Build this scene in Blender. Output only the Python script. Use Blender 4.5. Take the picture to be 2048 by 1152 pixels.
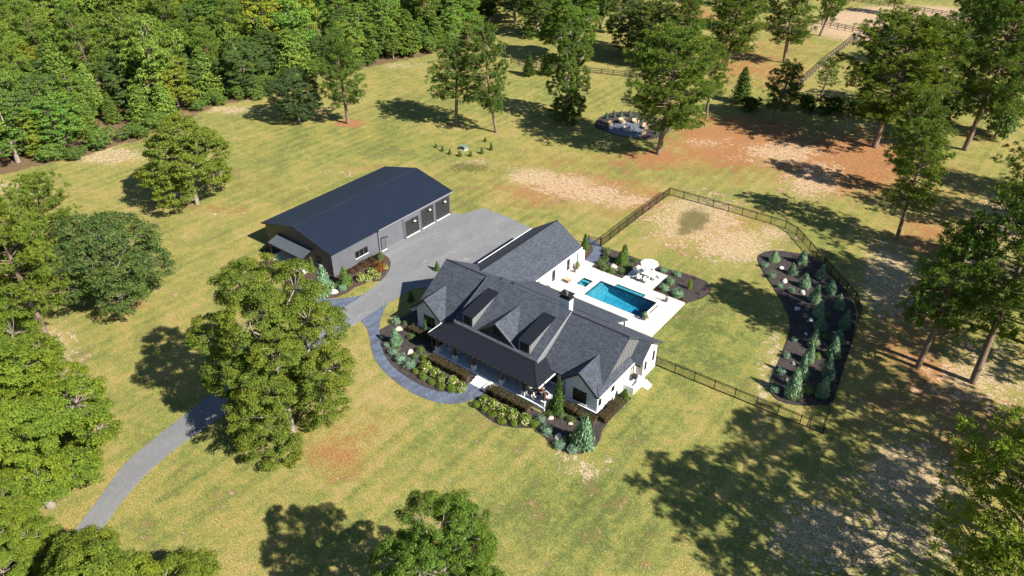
import bpy, bmesh, math, random
import numpy as np
from mathutils import Vector, Matrix

for o in list(bpy.data.objects):
    bpy.data.objects.remove(o, do_unlink=True)
S = bpy.context.scene
COL = S.collection
R_ = math.radians

# ------------------------------------------------------------ camera, sky, sun
# World axes: X runs along the house front (to the right), Y runs towards the back
# of the lot, origin on the ground at the house's front right corner, metres.
cam_d = bpy.data.cameras.new('camera')
cam_d.sensor_width = 36.0
cam_d.lens = 1475.0 / 2048.0 * 36.0
cam_d.clip_start = 0.5
cam_d.clip_end = 3000.0
cam = bpy.data.objects.new('camera', cam_d)
COL.objects.link(cam)
cam.location = (28.82, -52.06, 56.0)
cam.rotation_euler = (R_(90 - 33.539), 0, R_(37.65))
S.camera = cam

SUN_EL, SUN_AZ = 39.0, -0.6           # azimuth measured from +X towards +Y
wd = bpy.data.worlds.new('World')
S.world = wd
wd.use_nodes = True
nt = wd.node_tree
bg = nt.nodes['Background']
sky = nt.nodes.new('ShaderNodeTexSky')
sky.sky_type = 'NISHITA'
sky.sun_disc = False
sky.sun_elevation = R_(SUN_EL)
sky.sun_rotation = R_(90 - SUN_AZ)
sky.altitude = 50
sky.air_density = 1.0
sky.dust_density = 0.15
sky.ozone_density = 3.0
nt.links.new(sky.outputs[0], bg.inputs[0])
bg.inputs[1].default_value = 0.060

sd = bpy.data.lights.new('sun', 'SUN')
sd.energy = 5.0
sd.angle = R_(0.5)
sd.color = (1.0, 0.94, 0.83)
sun = bpy.data.objects.new('sun', sd)
COL.objects.link(sun)
dv = Vector((math.cos(R_(SUN_EL)) * math.cos(R_(SUN_AZ)), math.cos(R_(SUN_EL)) * math.sin(R_(SUN_AZ)), math.sin(R_(SUN_EL))))
sun.rotation_euler = dv.to_track_quat('Z', 'Y').to_euler()
sun.location = (60, -10, 60)

S.view_settings.view_transform = 'Standard'
S.view_settings.look = 'None'
S.view_settings.gamma = 1.0
S.view_settings.use_curve_mapping = False
S.view_settings.exposure = 1.12
S.cycles.max_bounces = 5
S.cycles.diffuse_bounces = 2
S.cycles.glossy_bounces = 2
S.cycles.transmission_bounces = 2
S.cycles.transparent_max_bounces = 6
S.cycles.volume_bounces = 0
S.render.resolution_x = 1024
S.render.resolution_y = 576

# ------------------------------------------------------------ measured layout
DRIVE_L = [(-26.07, -49.26), (-27.84, -45.88), (-29.34, -42.81), (-30.31, -40.98), (-32.12, -37.9), (-34.16, -34.77), (-34.95, -31.34), (-35.52, -28.13), (-36.13, -24.71), (-36.7, -20.45), (-37.0, -16.09), (-37.15, -11.53), (-37.32, -7.46), (-37.5, -3.13), (-37.63, 1.42), (-38.35, 4.9), (-38.85, 6.64), (-39.74, 8.3), (-40.87, 9.51), (-42.22, 10.23), (-44.09, 10.42)]
DRIVE_R = [(-22.88, -47.91), (-24.97, -44.9), (-26.53, -42.18), (-28.2, -39.85), (-29.61, -37.5), (-31.12, -34.09), (-31.7, -31.59), (-32.1, -28.79), (-32.2, -26.05), (-32.32, -22.19), (-32.82, -17.79), (-33.08, -14.01), (-33.2, -10.12), (-33.47, -6.68), (-33.61, -3.06), (-33.65, 1.63), (-33.45, 3.9), (-33.44, 6.3)]
APRON_FAR = [(-44.15, 26.18), (-42.38, 27.11), (-40.96, 30.86), (-35.46, 30.72), (-30.38, 30.05)]
PATH_OUT = [(-33.61, -3.06), (-31.88, -3.67), (-30.27, -4.67), (-28.82, -5.86), (-27.14, -7.04), (-25.16, -8.02), (-23.07, -8.59), (-20.92, -8.94), (-18.76, -9.11), (-16.76, -8.94), (-14.96, -8.43), (-13.5, -7.56), (-12.68, -6.31), (-12.26, -5.16), (-12.09, -3.86)]
PATH_IN = [(-33.67, 1.86), (-32.61, -0.08), (-31.31, -1.87), (-30.06, -3.2), (-27.99, -4.97), (-26.22, -6.09), (-24.24, -6.95), (-22.23, -7.38), (-20.01, -7.58), (-18.09, -7.52), (-16.45, -7.12), (-15.32, -6.35), (-14.76, -5.27), (-14.62, -4.3), (-14.58, -3.72)]
PATH2_A = [(-37.5, -3.13), (-38.65, -3.16), (-39.96, -3.58), (-40.99, -4.23), (-42.07, -4.77), (-43.52, -4.85), (-45.21, -4.33), (-46.77, -3.52), (-47.93, -2.34)]
PATH2_B = [(-37.63, 1.51), (-38.4, -0.14), (-39.46, -1.41), (-40.88, -2.36), (-41.77, -2.9), (-42.79, -3.07), (-44.35, -2.9), (-45.82, -2.31), (-47.61, -1.11)]
BED_FRONT_LEFT = [(-29.91, -1.13), (-30.09, -3.09), (-27.99, -4.97), (-26.22, -6.09), (-24.24, -6.95), (-22.23, -7.38), (-20.01, -7.58), (-18.09, -7.52), (-16.45, -7.12), (-15.32, -6.35), (-14.76, -5.27), (-14.62, -4.3), (-14.55, -3.58), (-14.82, -2.45), (-21.4, -2.9), (-21.4, 0.4), (-26.3, 0.4), (-26.3, 11), (-29.2, 11), (-29.4, 4)]
BED_FRONT_RIGHT = [(-12.0, -2.9), (-12.09, -3.86), (-12.21, -6.22), (-11.07, -6.77), (-9.91, -6.96), (-8.34, -7.14), (-7.46, -7.06), (-6.06, -6.42), (-4.94, -5.59), (-3.96, -5.03), (-2.83, -5.56), (-1.22, -6.09), (0.55, -5.92), (1.59, -5.35), (2.36, -4.0), (2.17, -2.43), (1.6, -1.11), (1.42, 0.56), (1.45, 2.86), (1.51, 5.26), (0.1, 5.4), (0.1, 0.3), (-4.4, 0.3), (-4.4, -2.9)]
BED_BARN = [(-44.14, 10.47), (-42.2, 10.15), (-40.8, 9.39), (-39.56, 7.93), (-38.81, 6.5), (-38.4, 5.09), (-39.43, 3.74), (-39.99, 1.71), (-39.78, -0.06), (-40.1, -1.46), (-41.15, -2.56), (-42.43, -2.95), (-45.21, -2.63), (-47.67, -1.16), (-48.5, 0.2), (-48.5, 1.75), (-44.2, 1.75)]
BED_BARN_LEFT = [(-46.77, -3.52), (-49.69, -3.37), (-53.81, -2.38), (-58.5, 0.0), (-58.5, 1.7), (-50.5, 1.7)]
BED_POOL = [(-19.03, 31.89), (-15.93, 32.15), (-12.52, 32.15), (-10.13, 32.18), (-7.97, 32.3), (-6.0, 32.64), (-4.18, 32.82), (-2.29, 32.58), (-1.04, 31.49), (-0.66, 29.96), (-1.01, 28.29), (-2.21, 25.84), (-7.1, 25.89), (-7.31, 30.64), (-11.97, 30.45), (-11.94, 25.91), (-17.03, 26.0), (-17.3, 28.22), (-18.01, 30.18)]
BED_SMALL = [(-18.77, 27.08), (-18.99, 28.7), (-19.26, 29.95), (-20.15, 31.21), (-21.05, 31.36), (-21.0, 28.6), (-20.2, 26.0), (-18.9, 26.0)]
WALK = [(-17.03, 26.0), (-17.3, 28.22), (-18.01, 30.18), (-19.03, 31.89), (-20.23, 32.75), (-21.8, 33.09), (-22.54, 32.13), (-21.57, 31.34), (-20.33, 31.35), (-19.26, 29.95), (-18.99, 28.7), (-18.77, 27.08)]
BED_EAST = [(0.66, 43.0), (0.74, 44.93), (1.82, 46.59), (3.56, 47.44), (5.68, 48.09), (7.48, 48.22), (10.02, 46.01), (12.78, 43.21), (15.35, 39.98), (16.74, 37.01), (17.79, 31.37), (18.68, 25.33), (19.68, 17.83), (18.64, 17.13), (16.73, 15.45), (14.93, 14.81), (13.64, 15.46), (12.67, 17.19), (12.28, 20.98), (11.56, 25.92), (10.65, 29.95), (8.48, 33.38), (6.12, 36.35), (2.99, 39.74)]
FENCE_PTS = [(0.88, 12.07), (20.31, 12.76), (17.07, 36.98), (15.44, 40.34), (2.84, 53.28), (0.74, 54.27), (-8.7, 54.19), (-19.11, 53.75), (-19.16, 42.23), (-19.02, 31.8)]
FIRE_BED = [(-46.45, 73.36), (-47.34, 75.41), (-47.96, 78.08), (-47.75, 79.85), (-47.14, 81.77), (-45.73, 83.78), (-43.55, 85.09), (-40.27, 85.44), (-37.06, 84.73), (-34.66, 83.13), (-33.11, 80.99), (-32.4, 78.6), (-32.49, 76.15), (-33.33, 73.78), (-34.64, 72.31), (-37.44, 71.55), (-40.6, 71.32), (-43.71, 71.82), (-45.41, 72.16)]
FIRE_PATIO = [(-42.38, 71.87), (-43.32, 73.77), (-43.59, 75.9), (-42.96, 78.1), (-41.38, 79.31), (-39.38, 79.16), (-37.34, 77.72), (-35.85, 75.62), (-35.5, 73.83), (-36.81, 72.34), (-38.57, 71.61), (-40.73, 71.54)]
RAIL1 = [(-109.1, 106.38), (-113.23, 120.26), (-116.51, 132.79)]
RAIL2 = [(-85.81, 96.1), (-80.75, 96.31), (-74.13, 98.84), (-65.74, 101.77), (-57.36, 104.3), (-49.23, 106.76)]
RAIL3 = [(-21.26, 116.2), (-22.19, 133.88), (-23.15, 149.9), (-23.38, 167.42), (-24.07, 179.94)]
RAIL4 = [(-48.37, 181.46), (-33.63, 182.39), (-24.62, 180.89), (-13.04, 177.92)]
RAIL5 = [(-40.64, 219.42), (-18.72, 218.78), (-3.21, 216.3), (11.08, 214.02)]
RAIL6 = [(-19.76, 115.23), (-7.96, 116.17), (3.52, 117.38), (7.76, 118.08)]
SAND = [(-41.14072, 45.29754, 0.07431, -0.03187, 0.08841, 1.2), (-35.32992, 46.19864, 0.05969, -0.0207, 0.06538, 1.2), (-29.30539, 46.40314, 0.07657, -0.02566, 0.07977, 1.1), (-24.06484, 46.65925, 0.11925, -0.03219, 0.1139, 0.9), (-31.25916, 43.20749, 0.10182, -0.07108, 0.13256, 0.7), (-22.78289, 48.57857, 0.11882, -0.03164, 0.11091, 0.7), (-43.67142, 45.71931, 0.09285, -0.04333, 0.1138, 0.8), (-53.43452, 43.39922, 0.11507, -0.09243, 0.16748, 0.6), (-11.76154, 48.44262, 0.02298, 0.00142, 0.01336, 1.0), (-3.3806, 44.72283, 0.0424, -0.00854, 0.03125, 1.0), (-0.34542, 50.8649, 0.13129, -0.01014, 0.07585, 0.7), (17.55013, 49.63058, 0.09904, 0.01655, 0.01607, 1.2), (-2.07388, 75.07999, 0.04765, 0.0044, 0.01693, 0.9), (-10.95623, 82.95553, 0.03365, -0.00903, 0.02484, 0.9), (26.99485, 77.3086, 0.04463, -0.00061, 0.00962, 1.0), (26.69558, 62.49039, 0.07356, -0.00403, 0.02095, 0.8), (28.84049, 11.46364, 0.10151, -0.00997, 0.04257, 1.3), (24.82816, -0.20268, 0.07329, -0.01053, 0.04137, 1.0), (30.0992, 2.82098, 0.06894, -0.02197, 0.04558, 0.8), (31.80106, 32.85346, 0.03401, -0.00786, 0.01643, 0.7), (-110.5912, 3.94141, 0.04085, -0.02935, 0.08284, 1.1), (-110.03495, -13.2052, 0.06351, -0.05119, 0.14004, 1.1), (-61.05208, -30.40149, 0.04277, -0.00187, 0.12053, 1.0), (-60.93574, -34.23296, 0.05803, 0.04635, 0.22939, 0.8), (2.9653, -6.5357, 0.29962, -0.13014, 0.33595, 0.7), (0.42207, -6.36542, 0.53864, -0.3886, 0.71427, 0.5), (12.82723, 15.01091, 2.80441, 1.11067, 0.46259, 0.8), (11.47427, 22.27998, 2.5201, 0.94584, 0.39908, 0.8), (-114.06885, 17.77778, 0.06619, -0.03328, 0.13076, 0.5), (-107.5211, 78.31871, 0.04009, -0.03246, 0.06149, 0.6), (-98.75178, 52.23195, 0.05512, -0.01826, 0.08345, 0.5), (-101.12793, 44.31483, 0.0667, -0.06251, 0.11008, 0.4), (-113.06188, 32.37448, 0.07157, -0.06048, 0.12508, 0.8), (-74.46308, 1.93143, 0.20298, -0.22415, 0.34938, 0.4), (-23.60427, 79.32848, 0.05265, -0.02598, 0.05341, 0.5), (-47.87847, 109.23251, 0.08504, -0.08278, 0.1216, 0.3), (-68.85448, 26.81375, 0.13806, -0.14235, 0.22519, 0.4), (-1.66099, 8.10208, 0.24666, 0.12315, 0.10323, 0.35), (-10.35994, -16.83044, 3.52658, -3.90368, 5.69876, 0.35), (-2.08237, 16.06078, 0.57506, 0.15624, 0.29285, 0.3)]
NEEDLE = [(0.17621, 86.12437, 0.01068, -0.00087, 0.0051, 1.1), (-28.61892, 66.86807, 0.14053, -0.04526, 0.13261, 1.2), (-28.31361, 65.72096, 0.0212, -0.01424, 0.02564, 0.6), (-19.11358, 83.28371, 0.00774, -0.00086, 0.00504, 0.95), (-87.19708, 43.04076, 0.18539, -0.09335, 0.28471, 1.1), (-29.60133, 89.99512, 0.56049, -0.20917, 0.51582, 1.2), (-52.0795, 71.56445, 0.51044, -0.1934, 0.56761, 0.6), (-60.65703, 58.28124, 0.33858, -0.14031, 0.42149, 0.4), (-18.1511, -20.16103, 0.04455, -0.0085, 0.06697, 0.45), (-17.82023, -17.70913, 0.10836, 0.0163, 0.14932, 0.35), (18.53117, 65.66676, 0.02885, -0.00237, 0.01092, 0.55), (28.92167, 26.25024, 0.03067, -0.01554, 0.02522, 0.5), (26.9259, 30.62759, 0.1177, -0.01554, 0.05018, 0.7), (-38.72813, 132.16252, 0.00446, -0.00027, 0.00267, 0.5), (-28.58041, 129.35434, 0.01968, 0.00313, 0.00682, 0.5), (-70.53223, 172.61486, 0.01151, 0.00164, 0.00583, 0.5), (-45.31, -9.158, 0.97949, -0.70612, 1.66979, 0.5), (-60.53622, -19.00599, 0.35153, -0.17851, 0.72857, 0.8), (-28.09553, 44.48865, 0.08013, -0.02802, 0.08425, 0.35), (-68.24576, 28.66355, 0.05028, -0.03837, 0.07888, 0.3), (-41.94035, 172.38743, 0.01339, 0.00282, 0.00377, 0.3), (-78.07936, 2.45796, 0.20522, -0.1825, 0.36551, 0.4), (17.46487, 116.07396, 0.03872, -0.0017, 0.01056, 0.3), (-77.54703, 14.91688, 0.02517, -0.02382, 0.04267, 0.2), (21.35228, 39.68685, 0.0799, 0.00717, 0.01826, 0.4), (-23.99974, -19.2421, 1.19855, -0.94177, 1.96312, 0.6), (-33.82701, 45.52002, 0.01115, -0.00665, 0.01386, 0.62), (-22.83079, 48.66243, 0.02311, -0.0058, 0.02132, 0.6), (-8.81456, 47.66411, 0.0124, -0.0021, 0.00924, 0.5), (19.47671, 78.5745, 0.0125, 0.00135, 0.00177, 0.35), (-12.94188, 68.88413, 0.01251, -0.0033, 0.00982, 0.25), (-45.90626, 48.70579, 0.02539, -0.01802, 0.0345, 0.3), (-58.86016, 31.92455, 0.03059, -0.01723, 0.04415, 0.3), (5.84546, 46.59735, 0.05404, 0.01094, 0.01469, 0.25), (23.40112, 36.18035, 0.02746, 7e-05, 0.00842, 0.5), (33.33754, 23.93431, 0.03537, -0.00322, 0.01151, 0.5), (23.62487, 20.11065, 0.06929, -0.00547, 0.03023, 0.35), (-40.13098, 53.25737, 0.01108, -0.00834, 0.0149, 0.3), (-18.17614, -18.77673, 0.02565, -0.00592, 0.03804, 0.35), (-37.06564, 151.69322, 0.00394, 0.00077, 0.00123, 0.3), (-75.36107, 3.45403, 0.06224, -0.07111, 0.10646, 0.35)]
ARENA = [(-16.62843, 200.86351, 0.00256, -0.00074, 0.00159, 1.0)]
LUSH = [(3.32515, 18.14591, 0.02248, 0.00278, 0.01183, 0.8), (-1.87662, 25.18519, 0.0674, 0.00346, 0.04097, 0.7), (5.4513, 2.34866, 0.02974, 0.00186, 0.01979, 0.7), (8.35141, -7.83678, 0.01384, -0.00137, 0.01149, 0.5), (-6.1013, 56.94549, 0.03888, -0.01536, 0.03449, 0.5), (-24.59876, -2.39754, 0.04677, 0.02259, 0.05081, 0.3), (-7.76592, -25.7401, 0.04933, -0.02723, 0.07434, 0.3), (-69.42696, 40.04342, 0.00537, 0.00149, 0.00648, 0.3), (-87.28196, 35.43675, 0.00608, -0.00072, 0.00944, 0.35), (-61.85135, 81.21913, 0.01642, 0.00734, 0.01043, 0.4), (1.49367, 28.66254, 0.05999, 0.01443, 0.02315, 0.4), (3.39471, 57.94488, 0.06948, 0.01037, 0.02121, 0.5), (-33.31523, -27.72856, 0.02533, -0.011, 0.04873, 0.4), (12.66927, -3.87894, 0.10237, 0.03921, 0.03521, 0.5), (-12.17092, -11.49084, 0.09165, -0.00483, 0.10997, 0.4), (-32.42986, 77.45644, 0.04369, -0.00038, 0.0302, 0.6), (7.81555, 41.07084, 0.23793, 0.04515, 0.06751, 0.4)]
WEED = [(-11.80662, 48.17801, 0.13566, 0.01948, 0.07012, 1.0), (-11.29008, 43.99423, 0.26628, 0.00428, 0.16933, 0.7), (-52.8045, 41.94137, 0.08497, -0.03894, 0.11065, 0.8), (-46.76923, 43.85234, 0.2043, -0.09538, 0.2565, 0.6), (-10.26064, 15.06467, 0.70965, -0.12256, 0.66898, 0.0), (3.46038, 24.33118, 0.45857, 0.14812, 0.14516, 0.5), (5.16493, -10.80403, 0.33451, -0.07058, 0.32953, 0.45), (4.23282, 19.73, 0.56716, 0.2254, 0.15649, 0.4), (-33.54818, -4.94797, 0.50562, -0.19728, 0.76494, 0.5), (-31.8593, 41.09599, 0.21006, -0.06567, 0.22565, 0.5)]
EAST_LEFT = [(3.11, 43.53, 1.98, 0.75), (6.46, 41.65, 1.87, 0.67), (8.95, 39.49, 2.28, 0.71), (11.15, 36.77, 3.06, 0.75), (12.68, 33.84, 2.67, 0.73), (13.88, 31.12, 2.63, 0.74), (14.36, 27.11, 3.27, 0.72), (14.92, 23.69, 3.55, 0.67), (15.42, 20.19, 3.51, 0.68), (15.67, 16.47, 4.1, 0.94)]
EAST_RIGHT = [(6.49, 45.36, 2.72, 0.82), (9.89, 42.96, 2.89, 0.82), (12.24, 40.34, 2.55, 0.8), (14.36, 37.13, 2.69, 0.74), (16.15, 33.23, 2.98, 0.72), (16.49, 29.72, 2.6, 0.73), (17.0, 26.32, 3.57, 0.76), (17.75, 22.18, 3.61, 0.73), (18.21, 18.61, 3.46, 0.76)]
EAST_SILVER = [(2.61, 41.12, 0.76, 0.45), (4.47, 38.93, 0.9, 0.54), (6.28, 37.14, 0.74, 0.47), (8.04, 36.89, 0.88, 0.55), (12.58, 22.8, 0.9, 0.46), (13.2, 19.49, 1.02, 0.53), (13.82, 15.99, 1.14, 0.59), (12.19, 26.52, 0.77, 0.39)]
EAST_PALE = [(16.79, 18.14, 1.01, 0.64), (15.51, 24.95, 0.83, 0.49), (13.66, 34.03, 0.72, 0.5), (15.14, 29.54, 0.7, 0.48)]
EAST_ROCK = [(4.67, 42.24, 0.53, 0.32), (6.33, 39.2, 0.75, 0.41), (9.3, 37.87, 0.52, 0.4), (10.06, 33.62, 0.8, 0.36), (12.4, 32.18, 0.5, 0.35), (12.89, 28.92, 0.49, 0.23), (13.76, 22.21, 0.48, 0.27), (14.19, 18.83, 0.61, 0.18)]
FL_SPRUCE = [(-26.26, -3.9, 3.06, 0.87)]
FL_SILVER = [(-29.47, -0.97, 0.9, 0.56), (-27.01, -4.95, 0.65, 0.35), (-25.38, -5.58, 0.94, 0.53), (-23.56, -6.01, 1.11, 0.59), (-22.03, -6.09, 0.99, 0.59), (-28.47, -4.15, 0.65, 0.29)]
FL_ROCK = [(-23.87, -4.04, 1.06, 0.42), (-28.25, -1.57, 0.66, 0.46)]
FL_GREEN = [(-28.36, -0.33, 0.78, 0.37), (-25.36, -4.53, 0.53, 0.28), (-22.62, -4.47, 1.05, 0.44), (-22.89, -3.2, 0.82, 0.51), (-25.67, -1.99, 0.77, 0.4)]
FL_ARB = [(-24.73, 0.83, 2.26, 0.36), (-33.97, 11.88, 1.59, 0.41), (-31.54, 4.06, 1.42, 0.43)]
FL_BALL = [(-21.28, -4.07, 0.99, 0.43), (-20.67, -6.44, 0.92, 0.36), (-19.25, -6.64, 1.03, 0.42), (-17.88, -6.63, 0.97, 0.39), (-16.51, -6.58, 1.08, 0.44), (-15.18, -6.25, 1.19, 0.45)]
FL_HYD = [(-20.06, -5.36, 1.67, 0.67), (-18.65, -5.41, 1.44, 0.56), (-17.36, -5.61, 1.37, 0.53), (-15.9, -5.4, 1.54, 0.61), (-14.52, -5.49, 1.64, 0.61)]
FR_BALL = [(-11.35, -6.51, 1.13, 0.4), (-10.18, -6.5, 1.12, 0.4), (-9.1, -6.5, 1.17, 0.42), (-7.62, -6.7, 1.06, 0.39), (-6.33, -6.22, 1.17, 0.39), (-4.53, -5.01, 1.22, 0.43)]
FR_HYD = [(-10.98, -5.56, 1.52, 0.55), (-9.75, -5.63, 1.62, 0.63), (-8.33, -5.67, 1.67, 0.63), (-7.1, -5.55, 1.78, 0.62), (-5.6, -5.28, 1.39, 0.58)]
FR_ARB = [(-3.93, -1.68, 4.79, 0.82), (0.94, 4.5, 2.08, 0.64)]
FR_SPRUCE = [(1.14, -4.54, 5.46, 1.09)]
FR_SILVER = [(-4.43, -4.02, 1.0, 0.41), (-2.88, -5.14, 1.55, 0.61), (-0.71, -5.97, 1.43, 0.53), (0.78, -5.7, 1.42, 0.53)]
FR_GREEN = [(-0.49, -4.98, 0.83, 0.3), (-4.13, -2.74, 0.95, 0.42), (-2.97, -2.15, 0.95, 0.41), (-1.82, -2.08, 1.06, 0.45), (0.63, -2.22, 0.83, 0.34)]
FR_ROCK = [(-1.52, -4.8, 1.05, 0.42), (-3.81, -2.94, 0.45, 0.31), (-1.6, -2.34, 0.34, 0.25)]
BN_SPRUCE = [(-42.02, -2.23, 4.82, 1.18)]
BN_ARB = [(-41.4, 1.18, 3.49, 0.85), (-47.92, 1.54, 2.46, 0.38)]
BN_SILVER = [(-40.7, 0.12, 0.92, 0.48)]
BN_ROCK = [(-41.24, -0.97, 0.79, 0.53), (-45.37, -2.01, 0.88, 0.46)]
BN_BROWN = [(-43.07, 3.91, 1.12, 0.57), (-43.04, 5.03, 1.08, 0.58), (-43.04, 6.32, 1.09, 0.6), (-42.95, 7.55, 1.09, 0.6), (-42.98, 8.85, 1.05, 0.55)]
BN_HYD = [(-40.5, 3.25, 1.64, 0.62), (-39.76, 3.83, 1.29, 0.49), (-40.68, 5.54, 1.43, 0.57), (-39.38, 5.08, 1.38, 0.55), (-40.16, 7.52, 1.04, 0.44)]
BN_ORANGE = [(-40.5, 6.8, 1.88, 0.77)]
BN_GREEN = [(-42.33, 8.87, 1.32, 0.45), (-42.12, -0.14, 0.88, 0.33), (-45.08, 2.81, 0.9, 0.38)]
P1_ARB = [(-14.0, 29.19, 3.13, 0.81), (-20.48, 29.4, 1.78, 0.66)]
P1_SHRUB = [(-16.46, 27.48, 1.05, 0.56), (-15.09, 26.39, 1.13, 0.59), (-16.41, 28.97, 0.88, 0.49), (-13.83, 26.32, 0.96, 0.52), (-12.72, 27.17, 1.04, 0.52), (-12.74, 29.09, 0.96, 0.45), (-17.36, 30.66, 0.8, 0.5), (-12.82, 31.01, 0.71, 0.42)]
P1_ROCK = [(-14.48, 27.75, 0.79, 0.56), (-13.63, 27.43, 0.44, 0.22)]
P2_GOLD = [(-3.33, 29.4, 1.96, 0.33)]
P2_SHRUB = [(-6.21, 31.26, 0.67, 0.44), (-6.07, 28.94, 0.9, 0.52), (-5.92, 26.86, 0.98, 0.6), (-3.79, 26.55, 1.06, 0.66), (-8.26, 31.08, 0.87, 0.46)]
P2_RED = [(-3.91, 32.07, 0.39, 0.23), (-1.57, 30.46, 0.53, 0.22), (-2.88, 26.18, 0.53, 0.26), (-6.54, 26.32, 0.53, 0.27)]
P2_TWIG = [(-1.78, 28.89, 0.64, 0.35), (-4.94, 30.54, 0.65, 0.27), (-9.31, 30.82, 0.44, 0.28)]
TR_CYP = [(-64.31, 44.7, 0.96, 0.26), (-62.11, 44.12, 1.19, 0.3), (-60.09, 43.92, 1.18, 0.33), (-57.91, 44.33, 1.1, 0.37), (-56.31, 45.56, 1.1, 0.33), (-55.38, 47.78, 1.34, 0.33), (-55.09, 50.25, 1.59, 0.34), (-58.64, 52.75, 0.89, 0.27)]
TR_BOX = (-59.48, 47.22)
FIRE_CONIF = [(-46.3, 77.6, 1.56, 0.35), (-45.39, 79.36, 1.46, 0.4), (-44.52, 80.74, 1.57, 0.4), (-43.14, 82.15, 1.46, 0.46), (-41.2, 81.18, 1.04, 0.4), (-39.85, 81.19, 1.04, 0.4), (-38.69, 82.77, 1.66, 0.45), (-37.4, 80.01, 1.23, 0.39), (-33.93, 76.46, 1.5, 0.38)]
FIRE_CHAIR = [(-42.31, 77.58), (-40.19, 79.21), (-37.19, 77.84), (-36.07, 74.65), (-43.85, 75.2)]
FIRE_BOWL = (-39.78, 75.18)
FOREST = [(-114.04, -20.68), (-117.58, -12.13), (-114.01, -0.49), (-112.7, 12.15), (-117.23, 31.48), (-113.92, 43.44), (-117.17, 60.61), (-112.39, 73.47), (-108.52, 88.55), (-108.21, 103.23), (-115.05, 122.49), (-131.81, 150.94), (-138.43, 159.33), (-207.72, 105.88), (-276.32, 52.95), (-292.78, 40.25)]
TREES_PX = [('pine', 2.47, 96.88, 24, 10.8), ('pine', 16.58, 106.22, 31, 9.5), ('pine', -28.91, 68.11, 22.5, 9.6), ('gum', -52.56, 72.28, 22, 4.8), ('pine', -59.91, 57.83, 20, 4.8), ('pine', -68.72, 55.52, 16.5, 6.4), ('pine', -87.36, 42.91, 18.5, 5.2), ('pine', 15.44, 61.43, 18, 5), ('pine', 11.6, 78.89, 17, 4.8), ('pine', -59.1, -30.1, 20.5, 6.2), ('pine', 25.55, 30.64, 18.5, 5.2), ('pine', 31.24, 31.63, 24, 6.5), ('gum', -24.58, -21.31, 21.5, 7.6), ('oak', -60.77, -19.92, 13.2, 7.0), ('oak', -79.52, 2.93, 15.5, 7.0), ('oak', -95.23, 36.84, 11.5, 5.2), ('young', -27.97, 103.94, 8, 2.4), ('pine', -18.58, 97.41, 12, 4.6), ('pine', -29.81, 90.93, 15, 4.2), ('pine', -31.45, 139.66, 22, 7), ('pine', -40.74, 124.59, 19, 8), ('gum', -74.67, 106.31, 20, 7), ('oak', -57.48, 116.89, 17, 7), ('young', -76.4, 91.08, 5.2, 1.8), ('young', -73.49, 94.3, 5.6, 1.9), ('pine', -73.2, -21.5, 15, 5.0), ('pine', -76.51, -28.01, 15, 4.6), ('shrub', 19.97, 117.12, 8, 4), ('pine', 24.39, 141.13, 26, 8), ('pine', -22.96, 208.94, 10, 4), ('young', -6.54, 180.41, 8, 3), ('pine', -92.21, 163.76, 18, 6), ('oak', -110.37, 129.83, 16, 7), ('oak', -128.79, 135.54, 16, 6), ('oak', -109.23, 146.46, 16, 6), ('pine', -72.87, 170.44, 18, 6), ('pine', -33.0, 171.7, 18, 5), ('shrub', -15.4, 109.26, 3, 2.4), ('shrub', -10.11, 109.49, 3.6, 2.7), ('shrub', -6.24, 113.23, 2.8, 2.6), ('shrub', -0.01, 112.82, 3.4, 2.5), ('shrub', -24.35, 100.8, 3, 2.2), ('shrub', 10.62, 122.86, 5, 3.4), ('pine', 7.39, 177.98, 20, 7), ('pine', -14.75, 117.01, 9, 3.4), ('gum', -84.93, 137.13, 18, 6), ('pine', -49.19, 113.05, 18, 6), ('oak', -66.88, 121.83, 15, 6), ('pine', -50.52, 163.68, 20, 7), ('pine', -38.88, 218.95, 14, 4), ('gum', -96.09, 121.68, 17, 6), ('pine', 3.36, 153.59, 20, 6.5), ('pine', 17.85, 146.37, 24, 7), ('pine', 6.78, 122.52, 18, 6), ('pine', 32.74, 57.83, 22, 6.5), ('pine', 35.45, 43.72, 22, 6.5), ('pine', 28.35, 72.96, 17, 5), ('gum', -68.22, -29.65, 14, 5), ('pine', -44.53, 192.31, 20, 6), ('pine', -71.15, 188.66, 18, 6)]

# ------------------------------------------------------------ helpers
def tag(o, label=None, cat=None, group=None, kind=None):
    if label: o['label'] = label
    if cat: o['category'] = cat
    if group: o['group'] = group
    if kind: o['kind'] = kind
    return o

def empty(name, loc, label=None, cat=None, group=None):
    o = bpy.data.objects.new(name, None)
    COL.objects.link(o)
    o.location = loc
    o.empty_display_size = 0.3
    return tag(o, label, cat, group)

def link(o, parent):
    """parent without moving: meshes are written in world metres, so only the thing's own Empty needs undoing"""
    COL.objects.link(o)
    if parent is not None:
        o.parent = parent
        if parent.parent is None and parent.type == 'EMPTY':
            o.matrix_parent_inverse = Matrix.Translation(-Vector(parent.location))
    return o

def obj(name, verts, faces, m, parent=None, smooth=False, uvs=None):
    me = bpy.data.meshes.new(name)
    me.from_pydata([tuple(v) for v in verts], [], faces)
    if uvs is not None:
        ul = me.uv_layers.new(name='UVMap')
        k = 0
        for f in uvs:
            for uv in f:
                ul.data[k].uv = uv
                k += 1
    if m: me.materials.append(m)
    if smooth:
        for p in me.polygons: p.use_smooth = True
    me.update()
    return link(bpy.data.objects.new(name, me), parent)

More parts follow.
